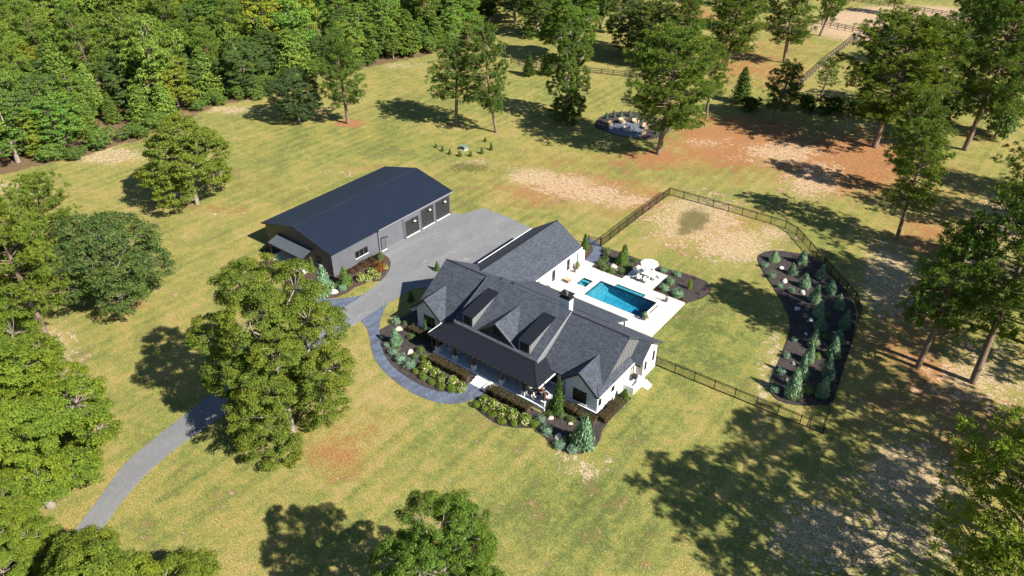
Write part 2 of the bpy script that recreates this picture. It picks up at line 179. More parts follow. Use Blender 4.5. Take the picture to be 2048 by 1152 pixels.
class MB:
    def __init__(s): s.v = []; s.f = []
    def box(s, x0, x1, y0, y1, z0, z1):
        k = len(s.v)
        s.v += [(x0,y0,z0),(x1,y0,z0),(x1,y1,z0),(x0,y1,z0),(x0,y0,z1),(x1,y0,z1),(x1,y1,z1),(x0,y1,z1)]
        s.f += [(k,k+3,k+2,k+1),(k+4,k+5,k+6,k+7),(k,k+1,k+5,k+4),(k+1,k+2,k+6,k+5),(k+2,k+3,k+7,k+6),(k+3,k,k+4,k+7)]
        return s
    def bar(s, p0, p1, w, h):
        """rectangular bar from p0 to p1, w across, h in the upright direction"""
        p0 = Vector(p0); p1 = Vector(p1); d = (p1 - p0).normalized()
        up = Vector((0,0,1)) if abs(d.z) < 0.9 else Vector((1,0,0))
        a = d.cross(up).normalized(); b = a.cross(d).normalized()
        k = len(s.v)
        for p in (p0, p1):
            for i, j in ((-1,-1),(1,-1),(1,1),(-1,1)):
                s.v.append(tuple(p + a*(i*w/2) + b*(j*h/2)))
        s.f += [(k,k+1,k+2,k+3),(k+7,k+6,k+5,k+4)] + [(k+i, k+4+i, k+4+(i+1)%4, k+(i+1)%4) for i in range(4)]
        return s
    def tube(s, pts, rad, seg=6, cap=True):
        pts = [Vector(p) for p in pts]
        k = len(s.v)
        n = len(pts)
        for i, p in enumerate(pts):
            d = (pts[min(i+1,n-1)] - pts[max(i-1,0)]).normalized()
            up = Vector((0,0,1)) if abs(d.z) < 0.9 else Vector((1,0,0))
            a = d.cross(up).normalized(); b = d.cross(a).normalized()
            r = rad[i] if hasattr(rad, '__len__') else rad
            for j in range(seg):
                t = 2*math.pi*j/seg
                s.v.append(tuple(p + a*(math.cos(t)*r) + b*(math.sin(t)*r)))
        for i in range(n-1):
            for j in range(seg):
                s.f.append((k+i*seg+j, k+i*seg+(j+1)%seg, k+(i+1)*seg+(j+1)%seg, k+(i+1)*seg+j))
        if cap:
            s.f.append(tuple(k+j for j in reversed(range(seg))))
            s.f.append(tuple(k+(n-1)*seg+j for j in range(seg)))
        return s
    def build(s, name, m, parent=None, smooth=False):
        return obj(name, s.v, s.f, m, parent, smooth)

def box(name, x0, x1, y0, y1, z0, z1, m, parent=None):
    return MB().box(x0,x1,y0,y1,z0,z1).build(name, m, parent)

def prism(name, poly, z0, z1, m, parent=None, bottom=False):
    """a flat polygon with real thickness (concave outlines allowed)"""
    bm = bmesh.new()
    vs = [bm.verts.new((p[0], p[1], z1)) for p in poly]
    f = bm.faces.new(vs)
    f.normal_update()
    if f.normal.z < 0: f.normal_flip()
    lo = [bm.verts.new((p[0], p[1], z0)) for p in poly]
    n = len(poly)
    for i in range(n):
        bm.faces.new((vs[i], vs[(i+1)%n], lo[(i+1)%n], lo[i]))
    bmesh.ops.triangulate(bm, faces=[f], quad_method='BEAUTY', ngon_method='EAR_CLIP')
    bmesh.ops.recalc_face_normals(bm, faces=bm.faces)
    me = bpy.data.meshes.new(name)
    bm.to_mesh(me); bm.free()
    me.materials.append(m)
    return link(bpy.data.objects.new(name, me), parent)

def smooth_closed(pts, n=3):
    """Chaikin corner cutting for planted edges"""
    for _ in range(n):
        q = []
        for i in range(len(pts)):
            a = pts[i]; b = pts[(i+1) % len(pts)]
            q += [(a[0]*.75+b[0]*.25, a[1]*.75+b[1]*.25), (a[0]*.25+b[0]*.75, a[1]*.25+b[1]*.75)]
        pts = q
    return pts

def smooth_open(pts, n=2):
    for _ in range(n):
        q = [pts[0]]
        for a, b in zip(pts, pts[1:]):
            q += [(a[0]*.75+b[0]*.25, a[1]*.75+b[1]*.25), (a[0]*.25+b[0]*.75, a[1]*.25+b[1]*.75)]
        q.append(pts[-1])
        pts = q
    return pts

def slab(name, pts, t, m, parent=None):
    """a roof plane: polygon in space, thickness t downwards, UV in metres (u along the eave, v up the slope)"""
    P = [Vector(p) for p in pts]
    n = (P[1]-P[0]).cross(P[2]-P[1]).normalized()
    if n.z < 0:
        P.reverse(); n = -n
    u = Vector((0,0,1)).cross(n)
    u = u.normalized() if u.length > 1e-4 else Vector((1,0,0))
    w = n.cross(u)
    k = len(P)
    V = [tuple(p) for p in P] + [tuple(p - Vector((0,0,t))) for p in P]
    F = [tuple(range(k)), tuple(reversed(range(k, 2*k)))] + [(i, k+i, k+(i+1)%k, (i+1)%k) for i in range(k)]
    VV = [Vector(v) for v in V]
    uv = [[(VV[i].dot(u), VV[i].dot(w)) for i in f] for f in F]
    return obj(name, V, F, m, parent, uvs=uv)

# ------------------------------------------------------------ materials
def newmat(name):
    m = bpy.data.materials.new(name)
    m.use_nodes = True
    nt = m.node_tree
    return m, nt, nt.nodes['Principled BSDF']

def N(nt, t, **kw):
    n = nt.nodes.new('ShaderNode' + t)
    for k, v in kw.items(): setattr(n, k, v)
    return n

def noise(nt, scale, detail=3, rough=0.55, vec=None, dist=0.0):
    n = N(nt, 'TexNoise')
    n.inputs['Scale'].default_value = scale
    n.inputs['Detail'].default_value = detail
    n.inputs['Roughness'].default_value = rough
    n.inputs['Distortion'].default_value = dist
    if vec is not None: nt.links.new(vec, n.inputs['Vector'])
    return n.outputs['Fac']

def math_(nt, op, a, b=None, c=None, clamp=False):
    n = N(nt, 'Math', operation=op)
    n.use_clamp = clamp
    for i, v in enumerate((a, b, c)):
        if v is None: continue
        if hasattr(v, 'is_linked') or hasattr(v, 'links'): nt.links.new(v, n.inputs[i])
        else: n.inputs[i].default_value = v
    return n.outputs[0]

def mixc(nt, fac, a, b, mode='MIX'):
    n = N(nt, 'Mix', data_type='RGBA', blend_type=mode)
    for s, v in ((n.inputs[0], fac), (n.inputs[6], a), (n.inputs[7], b)):
        if hasattr(v, 'links'): nt.links.new(v, s)
        elif hasattr(v, '__len__'): s.default_value = (*v, 1.0) if len(v) == 3 else v
        else: s.default_value = v
    return n.outputs[2]

def ramp(nt, fac, stops, interp='LINEAR'):
    n = N(nt, 'ValToRGB')
    cr = n.color_ramp
    cr.interpolation = interp
    while len(cr.elements) < len(stops): cr.elements.new(0.5)
    for e, (p, c) in zip(cr.elements, stops):
        e.position = p
        e.color = (*c, 1.0) if len(c) == 3 else c
    nt.links.new(fac, n.inputs[0])
    return n.outputs[0]

def smooth_(nt, v, lo, hi):
    n = N(nt, 'MapRange', interpolation_type='SMOOTHSTEP')
    nt.links.new(v, n.inputs['Value'])
    n.inputs['From Min'].default_value = lo
    n.inputs['From Max'].default_value = hi
    return n.outputs[0]

def bump(nt, bsdf, h, strength=0.3, dist=0.05):
    b = N(nt, 'Bump')
    b.inputs['Strength'].default_value = strength
    b.inputs['Distance'].default_value = dist
    nt.links.new(h, b.inputs['Height'])
    nt.links.new(b.outputs[0], bsdf.inputs['Normal'])

def pos(nt):
    return N(nt, 'NewGeometry').outputs['Position']

def simple(name, c, rough=0.6, metal=0.0, var=0.25, scale=3.0, bmp=0.0, bscale=20.0, spec=None):
    """one base colour, mottled by two noises, with optional relief"""
    m, nt, b = newmat(name)
    p = pos(nt)
    n1 = noise(nt, scale, 4, vec=p)
    n2 = noise(nt, scale*6, 3, vec=p)
    f = math_(nt, 'ADD', math_(nt, 'MULTIPLY', n1, 0.65), math_(nt, 'MULTIPLY', n2, 0.35))
    lo = tuple(max(0, v*(1-var)) for v in c)
    hi = tuple(min(1, v*(1+var)) for v in c)
    nt.links.new(ramp(nt, f, [(0.28, lo), (0.72, hi)]), b.inputs['Base Color'])
    b.inputs['Roughness'].default_value = rough
    b.inputs['Metallic'].default_value = metal
    if spec is not None: b.inputs['Specular IOR Level'].default_value = spec
    if bmp: bump(nt, b, noise(nt, bscale, 3, vec=p), bmp, 0.03)
    return m

M = {}
M['mulch'] = simple('mulch', (0.053, 0.044, 0.042), 0.95, var=0.75, scale=4, bmp=1.0, bscale=9, spec=0.1)
M['mulch_brown'] = simple('mulch_brown', (0.075, 0.05, 0.04), 0.95, var=0.5, scale=5, bmp=0.9, bscale=14, spec=0.1)
M['white_wall'] = simple('white_wall', (0.78, 0.77, 0.74), 0.75, var=0.06, scale=2)
M['white_trim'] = simple('white_trim', (0.80, 0.79, 0.76), 0.5, var=0.04)
M['porch_floor'] = simple('porch_floor', (0.50, 0.51, 0.53), 0.7, var=0.12, scale=1.5)
M['pier'] = simple('pier', (0.62, 0.61, 0.59), 0.8, var=0.2, scale=6, bmp=0.4, bscale=12)
M['dark_metal'] = simple('dark_metal', (0.017, 0.019, 0.027), 0.42, 0.3, var=0.12, scale=1.5)
M['shed_metal'] = simple('shed_metal', (0.026, 0.029, 0.040), 0.45, 0.3, var=0.12, scale=0.8)
M['canopy_metal'] = simple('canopy_metal', (0.085, 0.10, 0.12), 0.4, 0.4, var=0.12, scale=1.5)
M['black'] = simple('black', (0.012, 0.012, 0.013), 0.5, var=0.2)
M['trim_grey'] = simple('trim_grey', (0.09, 0.09, 0.10), 0.55, var=0.15)
M['gutter'] = simple('gutter', (0.24, 0.25, 0.27), 0.35, var=0.08)
M['wood'] = simple('wood', (0.10, 0.036, 0.020), 0.6, var=0.4, scale=4, bmp=0.3, bscale=30)
M['door_grey'] = simple('door_grey', (0.020, 0.021, 0.024), 0.5, var=0.15, scale=2)
M['beige'] = simple('beige', (0.42, 0.36, 0.30), 0.7, var=0.12)
M['rock'] = simple('rock', (0.46, 0.37, 0.30), 0.9, var=0.35, scale=2.5, bmp=0.7, bscale=6)
M['rock_pale'] = simple('rock_pale', (0.55, 0.51, 0.46), 0.9, var=0.25, scale=2.5, bmp=0.7, bscale=6)
M['bark'] = simple('bark', (0.19, 0.135, 0.10), 0.95, var=0.45, scale=3, bmp=1.0, bscale=9, spec=0.1)
M['bark_grey'] = simple('bark_grey', (0.24, 0.20, 0.17), 0.95, var=0.4, scale=3, bmp=1.0, bscale=9, spec=0.1)
M['fence'] = simple('fence', (0.014, 0.014, 0.015), 0.5, 0.3, var=0.15)
M['rail_wood'] = simple('rail_wood', (0.12, 0.095, 0.075), 0.9, var=0.35, scale=2)
M['cushion'] = simple('cushion', (0.70, 0.68, 0.64), 0.9, var=0.08)
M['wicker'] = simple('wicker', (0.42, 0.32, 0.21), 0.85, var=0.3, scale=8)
M['umbrella'] = simple('umbrella', (0.78, 0.76, 0.73), 0.8, var=0.04)
M['util_green'] = simple('util_green', (0.14, 0.21, 0.17), 0.5, var=0.12)
M['car_paint'] = simple('car_paint', (0.24, 0.25, 0.27), 0.25, 0.5, var=0.06)
M['tyre'] = simple('tyre', (0.02, 0.02, 0.02), 0.9, var=0.2)
M['chrome'] = simple('chrome', (0.55, 0.55, 0.56), 0.25, 0.9, var=0.05)
M['pot'] = simple('pot', (0.20, 0.13, 0.09), 0.8, var=0.25)
M['vent'] = simple('vent', (0.02, 0.02, 0.022), 0.6)
M['flagstone'] = simple('flagstone', (0.11, 0.125, 0.16), 0.8, var=0.45, scale=1.5, bmp=0.4, bscale=4)  # base colour darkened: tree shade is put into the stone
M['lamp_glass'] = simple('lamp_glass', (0.75, 0.74, 0.70), 0.3, var=0.03)

def mat_glass():
    m, nt, b = newmat('window_glass')
    b.inputs['Base Color'].default_value = (0.012, 0.014, 0.017, 1)
    b.inputs['Roughness'].default_value = 0.04
    b.inputs['Specular IOR Level'].default_value = 0.9
    p = pos(nt)
    bump(nt, b, noise(nt, 1.3, 2, vec=p), 0.05, 0.02)
    return m
M['glass'] = mat_glass()

def mat_shingle():
    m, nt, b = newmat('shingle')
    uv = N(nt, 'UVMap').outputs[0]
    br = N(nt, 'TexBrick')
    nt.links.new(uv, br.inputs['Vector'])
    br.offset = 0.5
    br.inputs['Scale'].default_value = 1.0
    br.inputs['Mortar Size'].default_value = 0.008
    br.inputs['Mortar Smooth'].default_value = 0.4
    br.inputs['Brick Width'].default_value = 0.34
    br.inputs['Row Height'].default_value = 0.19
    br.inputs['Bias'].default_value = -0.1
    br.inputs['Color1'].default_value = (0.023, 0.028, 0.040, 1)
    br.inputs['Color2'].default_value = (0.066, 0.079, 0.108, 1)
    br.inputs['Mortar'].default_value = (0.030, 0.032, 0.038, 1)
    n = noise(nt, 0.9, 4, vec=pos(nt))
    n2 = noise(nt, 5.0, 3, vec=pos(nt))
    c = mixc(nt, smooth_(nt, n2, 0.35, 0.65), br.outputs[0], (0.040, 0.048, 0.066))
    c2 = mixc(nt, 0.7, br.outputs[0], c)
    c3 = mixc(nt, smooth_(nt, n, 0.3, 0.75), (0.92, 0.93, 0.95), (1.06, 1.06, 1.06))
    c4 = mixc(nt, 1.0, c2, c3, 'MULTIPLY')
    nt.links.new(c4, b.inputs['Base Color'])
    b.inputs['Roughness'].default_value = 0.85
    bump(nt, b, br.outputs['Fac'], -0.3, 0.02)
    return m
M['shingle'] = mat_shingle()

def mat_brick_white():
    m, nt, b = newmat('white_brick')
    p = pos(nt)
    sep = N(nt, 'SeparateXYZ'); nt.links.new(p, sep.inputs[0])
    cmb = N(nt, 'CombineXYZ')
    nt.links.new(math_(nt, 'ADD', sep.outputs[0], sep.outputs[1]), cmb.inputs[0])
    nt.links.new(sep.outputs[2], cmb.inputs[1])
    br = N(nt, 'TexBrick'); nt.links.new(cmb.outputs[0], br.inputs['Vector'])
    br.inputs['Scale'].default_value = 1.0
    br.inputs['Brick Width'].default_value = 0.30
    br.inputs['Row Height'].default_value = 0.10
    br.inputs['Mortar Size'].default_value = 0.012
    br.inputs['Color1'].default_value = (0.66, 0.685, 0.72, 1)
    br.inputs['Color2'].default_value = (0.56, 0.585, 0.63, 1)
    br.inputs['Mortar'].default_value = (0.50, 0.51, 0.53, 1)
    nt.links.new(br.outputs[0], b.inputs['Base Color'])
    b.inputs['Roughness'].default_value = 0.8
    h = math_(nt, 'ADD', math_(nt, 'MULTIPLY', br.outputs['Fac'], -0.5), noise(nt, 9, 3, vec=p))
    bump(nt, b, h, 0.5, 0.04)
    return m
M['white_brick'] = mat_brick_white()

def mat_deck():
    """large cream pavers with thin joints"""
    m, nt, b = newmat('deck')
    p = pos(nt)
    br = N(nt, 'TexBrick'); nt.links.new(p, br.inputs['Vector'])
    br.offset = 0.5
    br.inputs['Scale'].default_value = 1.0
    br.inputs['Brick Width'].default_value = 1.2
    br.inputs['Row Height'].default_value = 0.6
    br.inputs['Mortar Size'].default_value = 0.014
    br.inputs['Color1'].default_value = (0.58, 0.56, 0.515, 1)
    br.inputs['Color2'].default_value = (0.52, 0.50, 0.46, 1)
    br.inputs['Mortar'].default_value = (0.34, 0.32, 0.29, 1)
    n = noise(nt, 1.1, 4, vec=p)
    c = mixc(nt, 1.0, br.outputs[0], ramp(nt, n, [(0.3, (0.88,)*3), (0.7, (1.06,)*3)]), 'MULTIPLY')
    nt.links.new(c, b.inputs['Base Color'])
    b.inputs['Roughness'].default_value = 0.8
    bump(nt, b, noise(nt, 9, 3, vec=p), 0.15, 0.02)
    return m
M['deck'] = mat_deck()

def mat_ribbed(name, c, axis, pitch, rough=0.5, metal=0.3, var=0.1):
    """ribbed sheet metal: ribs stand along one axis"""
    m, nt, b = newmat(name)
    p = pos(nt)
    sep = N(nt, 'SeparateXYZ'); nt.links.new(p, sep.inputs[0])
    s = math_(nt, 'SINE', math_(nt, 'MULTIPLY', sep.outputs[axis], 2*math.pi/pitch))
    n1 = noise(nt, 0.8, 4, vec=p)
    lo = tuple(v*(1-var) for v in c); hi = tuple(v*(1+var) for v in c)
    nt.links.new(ramp(nt, n1, [(0.3, lo), (0.7, hi)]), b.inputs['Base Color'])
    b.inputs['Roughness'].default_value = rough
    b.inputs['Metallic'].default_value = metal
    bump(nt, b, math_(nt, 'POWER', math_(nt, 'ABSOLUTE', s), 6.0), 0.7, 0.04)
    return m
M['siding_x'] = mat_ribbed('shed_siding_front', (0.075, 0.070, 0.075), 0, 0.6)  # same siding in a darker tone, the front's shade painted in
M['siding_y'] = mat_ribbed('shed_siding_side', (0.150, 0.155, 0.180), 1, 0.6)  # sun-side copy of the siding, its light put into a paler colour
M['shed_roof'] = mat_ribbed('shed_roof', (0.011, 0.017, 0.034), 1, 0.6, 0.5, 0.15)
M['board_grey'] = simple('board_grey', (0.16, 0.16, 0.165), 0.7, var=0.1)

def mat_concrete(name, c, var, blotch, scale=0.5):
    m, nt, b = newmat(name)
    p = pos(nt)
    mp = N(nt, 'Mapping'); nt.links.new(p, mp.inputs[0])
    mp.inputs['Scale'].default_value = (1.0, 0.35, 1.0)
    n1 = noise(nt, scale, 5, 0.6, vec=mp.outputs[0], dist=0.6)
    n2 = noise(nt, scale*7, 4, 0.6, vec=p)
    n3 = noise(nt, 30, 3, vec=p)
    f = math_(nt, 'ADD', math_(nt, 'MULTIPLY', n1, 0.6), math_(nt, 'MULTIPLY', n2, 0.4))
    lo = tuple(v*(1-var) for v in c); hi = tuple(v*(1+var) for v in c)
    base = ramp(nt, f, [(0.3, lo), (0.7, hi)])
    col = mixc(nt, smooth_(nt, noise(nt, scale*1.7, 5, 0.65, vec=p, dist=1.0), 0.56, 0.72), base, blotch)
    col = mixc(nt, 1.0, col, ramp(nt, n3, [(0.25, (0.86,)*3), (0.75, (1.1,)*3)]), 'MULTIPLY')
    nt.links.new(col, b.inputs['Base Color'])
    b.inputs['Roughness'].default_value = 0.85
    bump(nt, b, n3, 0.2, 0.02)
    return m
M['drive'] = mat_concrete('drive', (0.165, 0.168, 0.176), 0.22, (0.235, 0.23, 0.222), 0.35)
M['stamped'] = mat_concrete('stamped', (0.085, 0.104, 0.150), 0.65, (0.19, 0.205, 0.245), 1.5)

def mat_foliage(name, c1, c2, trans=0.25, rough=0.55):
    """leaf colour varied leaf by leaf, clump by clump and (through object colour) plant by plant"""
    m, nt, b = newmat(name)
    g = N(nt, 'NewGeometry')
    tc = N(nt, 'TexCoord')
    n = noise(nt, 0.55, 3, vec=tc.outputs['Object'])
    f = math_(nt, 'ADD', math_(nt, 'MULTIPLY', g.outputs['Random Per Island'], 0.62), math_(nt, 'MULTIPLY', n, 0.42))
    c = mixc(nt, f, c1, c2)
    nb = noise(nt, 0.22, 2, vec=tc.outputs['Object'])
    warm = mixc(nt, 1.0, c, (1.18, 1.03, 0.85), 'MULTIPLY')
    c = mixc(nt, smooth_(nt, nb, 0.42, 0.66), c, warm)
    oi = N(nt, 'ObjectInfo')
    c = mixc(nt, 1.0, c, oi.outputs['Color'], 'MULTIPLY')
    nt.nodes.remove(b)
    b = N(nt, 'BsdfDiffuse')
    nt.links.new(c, b.inputs['Color'])
    t = N(nt, 'BsdfTranslucent')
    tcx = mixc(nt, 1.0, c, (1.15, 1.2, 0.55), 'MULTIPLY')
    nt.links.new(tcx, t.inputs['Color'])
    mx = N(nt, 'MixShader')
    mx.inputs[0].default_value = trans
    nt.links.new(b.outputs[0], mx.inputs[1]); nt.links.new(t.outputs[0], mx.inputs[2])
    nt.links.new(mx.outputs[0], nt.nodes['Material Output'].inputs['Surface'])
    return m
M['leaf_gum'] = mat_foliage('leaf_gum', (0.034, 0.068, 0.014), (0.212, 0.278, 0.050), 0.32)
M['leaf_oak'] = mat_foliage('leaf_oak', (0.028, 0.056, 0.018), (0.105, 0.155, 0.048), 0.22)
M['needle_pine'] = mat_foliage('needle_pine', (0.038, 0.078, 0.018), (0.190, 0.258, 0.050), 0.28)
M['needle_young'] = mat_foliage('needle_young', (0.044, 0.083, 0.021), (0.180, 0.240, 0.056), 0.25)
M['needle_blue'] = mat_foliage('needle_blue', (0.085, 0.165, 0.110), (0.27, 0.40, 0.275), 0.12)
M['needle_cedar'] = mat_foliage('needle_cedar', (0.045, 0.095, 0.022), (0.15, 0.235, 0.065), 0.15)
M['leaf_box'] = mat_foliage('leaf_box', (0.07, 0.13, 0.014), (0.24, 0.33, 0.05), 0.2)
M['leaf_shrub'] = mat_foliage('leaf_shrub', (0.055, 0.10, 0.032), (0.19, 0.27, 0.10), 0.2)
M['leaf_brown'] = mat_foliage('leaf_brown', (0.030, 0.018, 0.014), (0.115, 0.075, 0.050), 0.1)
M['leaf_hedge'] = mat_foliage('leaf_hedge', (0.022, 0.020, 0.012), (0.105, 0.085, 0.045), 0.1)
M['leaf_orange'] = mat_foliage('leaf_orange', (0.12, 0.05, 0.014), (0.25, 0.125, 0.035), 0.2)
M['leaf_red'] = mat_foliage('leaf_red', (0.06, 0.018, 0.014), (0.16, 0.05, 0.035), 0.15)
M['petal'] = mat_foliage('petal', (0.34, 0.32, 0.20), (0.66, 0.62, 0.48), 0.2)

# ------------------------------------------------------------ ground
def mat_lawn():
    m, nt, b = newmat('lawn')
    p = pos(nt)
    at = N(nt, 'Attribute', attribute_name='patch')
    s1 = N(nt, 'SeparateColor'); nt.links.new(at.outputs['Color'], s1.inputs[0])
    at2 = N(nt, 'Attribute', attribute_name='patch2')
    s2 = N(nt, 'SeparateColor'); nt.links.new(at2.outputs['Color'], s2.inputs[0])
    n1 = noise(nt, 0.055, 4, 0.6, vec=p, dist=0.8)
    n2 = noise(nt, 0.30, 5, 0.65, vec=p, dist=0.5)
    n3 = noise(nt, 1.7, 5, 0.7, vec=p)
    n4 = noise(nt, 6.0, 4, 0.75, vec=p)
    # mower stripes, very faint, along the lot
    mp = N(nt, 'Mapping'); nt.links.new(p, mp.inputs[0])
    mp.inputs['Rotation'].default_value = (0, 0, R_(28))
    mp.inputs['Scale'].default_value = (1.0, 0.06, 1.0)
    n5 = noise(nt, 0.8, 3, 0.5, vec=mp.outputs[0])
    A = lambda a, b_: math_(nt, 'ADD', a, b_)
    X = lambda a, b_: math_(nt, 'MULTIPLY', a, b_)
    n6 = noise(nt, 0.9, 4, 0.7, vec=p, dist=0.7)
    c0 = lambda v: A(v, -0.5)
    g = A(A(X(c0(n1), 1.1), X(c0(n2), 1.2)), A(A(X(c0(n3), 0.9), X(c0(n6), 0.9)), X(c0(n5), 0.55)))
    wv = N(nt, 'TexWave'); wv.inputs['Scale'].default_value = 0.16; wv.inputs['Distortion'].default_value = 3.0; wv.inputs['Detail'].default_value = 2.0
    nt.links.new(mp.outputs[0], wv.inputs['Vector'])
    g = A(g, X(c0(wv.outputs['Fac']), 0.10))
    g = A(A(g, X(s1.outputs[2], 0.34)), 0.60)
    col = ramp(nt, g, [(0.02, (0.345, 0.245, 0.142)), (0.25, (0.312, 0.236, 0.098)), (0.47, (0.262, 0.224, 0.070)), (0.70, (0.188, 0.196, 0.054)), (0.98, (0.096, 0.124, 0.036))])
    # reddish thatch
    red = smooth_(nt, A(A(n2, X(n1, 0.5)), X(c0(n6), .5)), 0.80, 1.0)
    col = mixc(nt, X(red, 0.40), col, (0.30, 0.170, 0.085))
    # straw-coloured dead tufts
    v5 = N(nt, 'TexVoronoi'); v5.inputs['Scale'].default_value = 2.2; v5.inputs['Randomness'].default_value = 1.0
    nt.links.new(p, v5.inputs['Vector'])
    dead = X(smooth_(nt, v5.outputs['Distance'], 0.30, 0.10), smooth_(nt, n6, 0.50, 0.66))
    col = mixc(nt, X(dead, 0.55), col, (0.42, 0.33, 0.20))
    # pine straw
    ne = smooth_(nt, A(A(s1.outputs[1], X(c0(n2), 1.1)), X(c0(n6), 0.9)), 0.16, 0.66)
    col = mixc(nt, X(ne, 0.86), col, mixc(nt, n4, (0.24, 0.092, 0.042), (0.35, 0.165, 0.080)))
    # bare sand showing through, broken by weeds and straw
    sa = smooth_(nt, A(A(s1.outputs[0], X(c0(n2), 1.3)), A(X(c0(n6), 1.8), X(c0(n3), 1.8))), 0.30, 0.80)
    sa = X(sa, smooth_(nt, A(n4, X(c0(n3), 0.9)), 0.36, 0.56))
    col = mixc(nt, X(sa, 0.88), col, mixc(nt, n6, (0.37, 0.255, 0.150), (0.53, 0.415, 0.295)))
    # weeds
    we = smooth_(nt, A(A(s2.outputs[0], X(c0(n2), 1.0)), X(c0(n3), 1.6)), 0.35, 0.75)
    col = mixc(nt, X(we, 0.8), col, (0.085, 0.085, 0.024))
    # riding arena
    col = mixc(nt, smooth_(nt, A(s2.outputs[1], X(c0(n3), 0.5)), 0.3, 0.5), col, mixc(nt, n2, (0.36, 0.25, 0.155), (0.44, 0.325, 0.215)))
    # forest litter
    fo = smooth_(nt, A(A(s2.outputs[2], X(c0(n2), 1.4)), X(c0(n6), .8)), 0.45, 1.0)
    col = mixc(nt, fo, col, mixc(nt, n3, (0.10, 0.062, 0.035), (0.20, 0.14, 0.085)))
    # blade level mottling
    col = mixc(nt, 1.0, col, ramp(nt, n4, [(0.34, (0.56,)*3), (0.5, (0.96,)*3), (0.66, (1.50,)*3)]), 'MULTIPLY')
    n7 = noise(nt, 22.0, 3, 0.7, vec=p)
    col = mixc(nt, 1.0, col, ramp(nt, n7, [(0.34, (0.62,)*3), (0.5, (0.98,)*3), (0.66, (1.42,)*3)]), 'MULTIPLY')
    nt.links.new(col, b.inputs['Base Color'])
    b.inputs['Roughness'].default_value = 1.0
    b.inputs['Specular IOR Level'].default_value = 0.05
    bump(nt, b, A(n4, X(n3, 1.2)), 0.7, 0.12)
    return m
M['lawn'] = mat_lawn()

POOL = (-14.0, -5.0, 19.4, 23.65)
LEDGE = (-11.75, -7.3, 23.65, 24.35)
SPA = (-16.3, -14.8, 21.0, 22.9)

def build_ground():
    xs = np.concatenate([np.linspace(-1500, -330, 12), np.arange(-310, -135, 5.0), np.arange(-130, 56, 1.0), np.arange(60, 130, 5.0), np.linspace(150, 1500, 12)])
    ys = np.concatenate([np.linspace(-1500, -120, 12), np.arange(-100, -62, 5.0), np.arange(-60, 131, 1.0), np.arange(135, 310, 5.0), np.linspace(330, 1500, 12)])
    X, Y = np.meshgrid(xs, ys)
    nx, ny = len(xs), len(ys)
    Z = np.zeros_like(X)
    for (x0, x1, y0, y1) in (POOL, SPA):
        Z[(X > x0-1.05) & (X < x1+1.05) & (Y > y0-1.05) & (Y < y1+1.05)] = -3.2
    # the lot is not perfectly level away from the house
    far = np.clip((np.hypot(X+20, Y-15) - 60)/60, 0, 1)
    Z += far*0.35*np.sin(X*0.05+1.0)*np.sin(Y*0.043+0.4)
    V = np.stack([X.ravel(), Y.ravel(), Z.ravel()], 1)
    i = np.arange(nx*ny).reshape(ny, nx)
    F = np.stack([i[:-1,:-1].ravel(), i[:-1,1:].ravel(), i[1:,1:].ravel(), i[1:,:-1].ravel()], 1)
    me = fast_mesh('ground', V, F)
    def field(E):
        r = np.zeros(X.size)
        for (cx, cy, a, b_, c, s) in E:
            dx = X.ravel()-cx; dy = Y.ravel()-cy
            d = a*dx*dx + 2*b_*dx*dy + c*dy*dy
            r = np.maximum(r, s*np.exp(-0.75*d))
        return r
    forest = np.zeros(X.size)
    inside = poly_mask(FOREST, X.ravel(), Y.ravel())
    forest[inside] = 1.0
    for nm, chans in (('patch', (field(SAND), field(NEEDLE), field(LUSH))), ('patch2', (field(WEED), field(ARENA), forest))):
        a = me.attributes.new(nm, 'FLOAT_COLOR', 'POINT')
        d = np.ones((X.size, 4), dtype=np.float32)
        for k, c in enumerate(chans): d[:, k] = c
        a.data.foreach_set('color', d.ravel())
    me.materials.append(M['lawn'])
    o = bpy.data.objects.new('ground', me)
    COL.objects.link(o)
    tag(o, kind='structure')

def fast_mesh(name, V, F, smooth=False):
    me = bpy.data.meshes.new(name)
    V = np.ascontiguousarray(V, dtype=np.float32); F = np.ascontiguousarray(F, dtype=np.int32)
    k = F.shape[1]
    me.vertices.add(len(V)); me.vertices.foreach_set('co', V.ravel())
    me.loops.add(F.size); me.loops.foreach_set('vertex_index', F.ravel())
    me.polygons.add(len(F)); me.polygons.foreach_set('loop_start', np.arange(0, F.size, k, dtype=np.int32))
    if smooth: me.polygons.foreach_set('use_smooth', np.ones(len(F), dtype=bool))
    me.update(calc_edges=True)
    return me

def poly_mask(poly, x, y):
    r = np.zeros(len(x), dtype=bool)
    n = len(poly)
    for i in range(n):
        x0, y0 = poly[i]; x1, y1 = poly[(i+1) % n]
        c = ((y0 > y) != (y1 > y)) & (x < (x1-x0)*(y-y0)/((y1-y0) if y1 != y0 else 1e-9)+x0)
        r ^= c
    return r

build_ground()

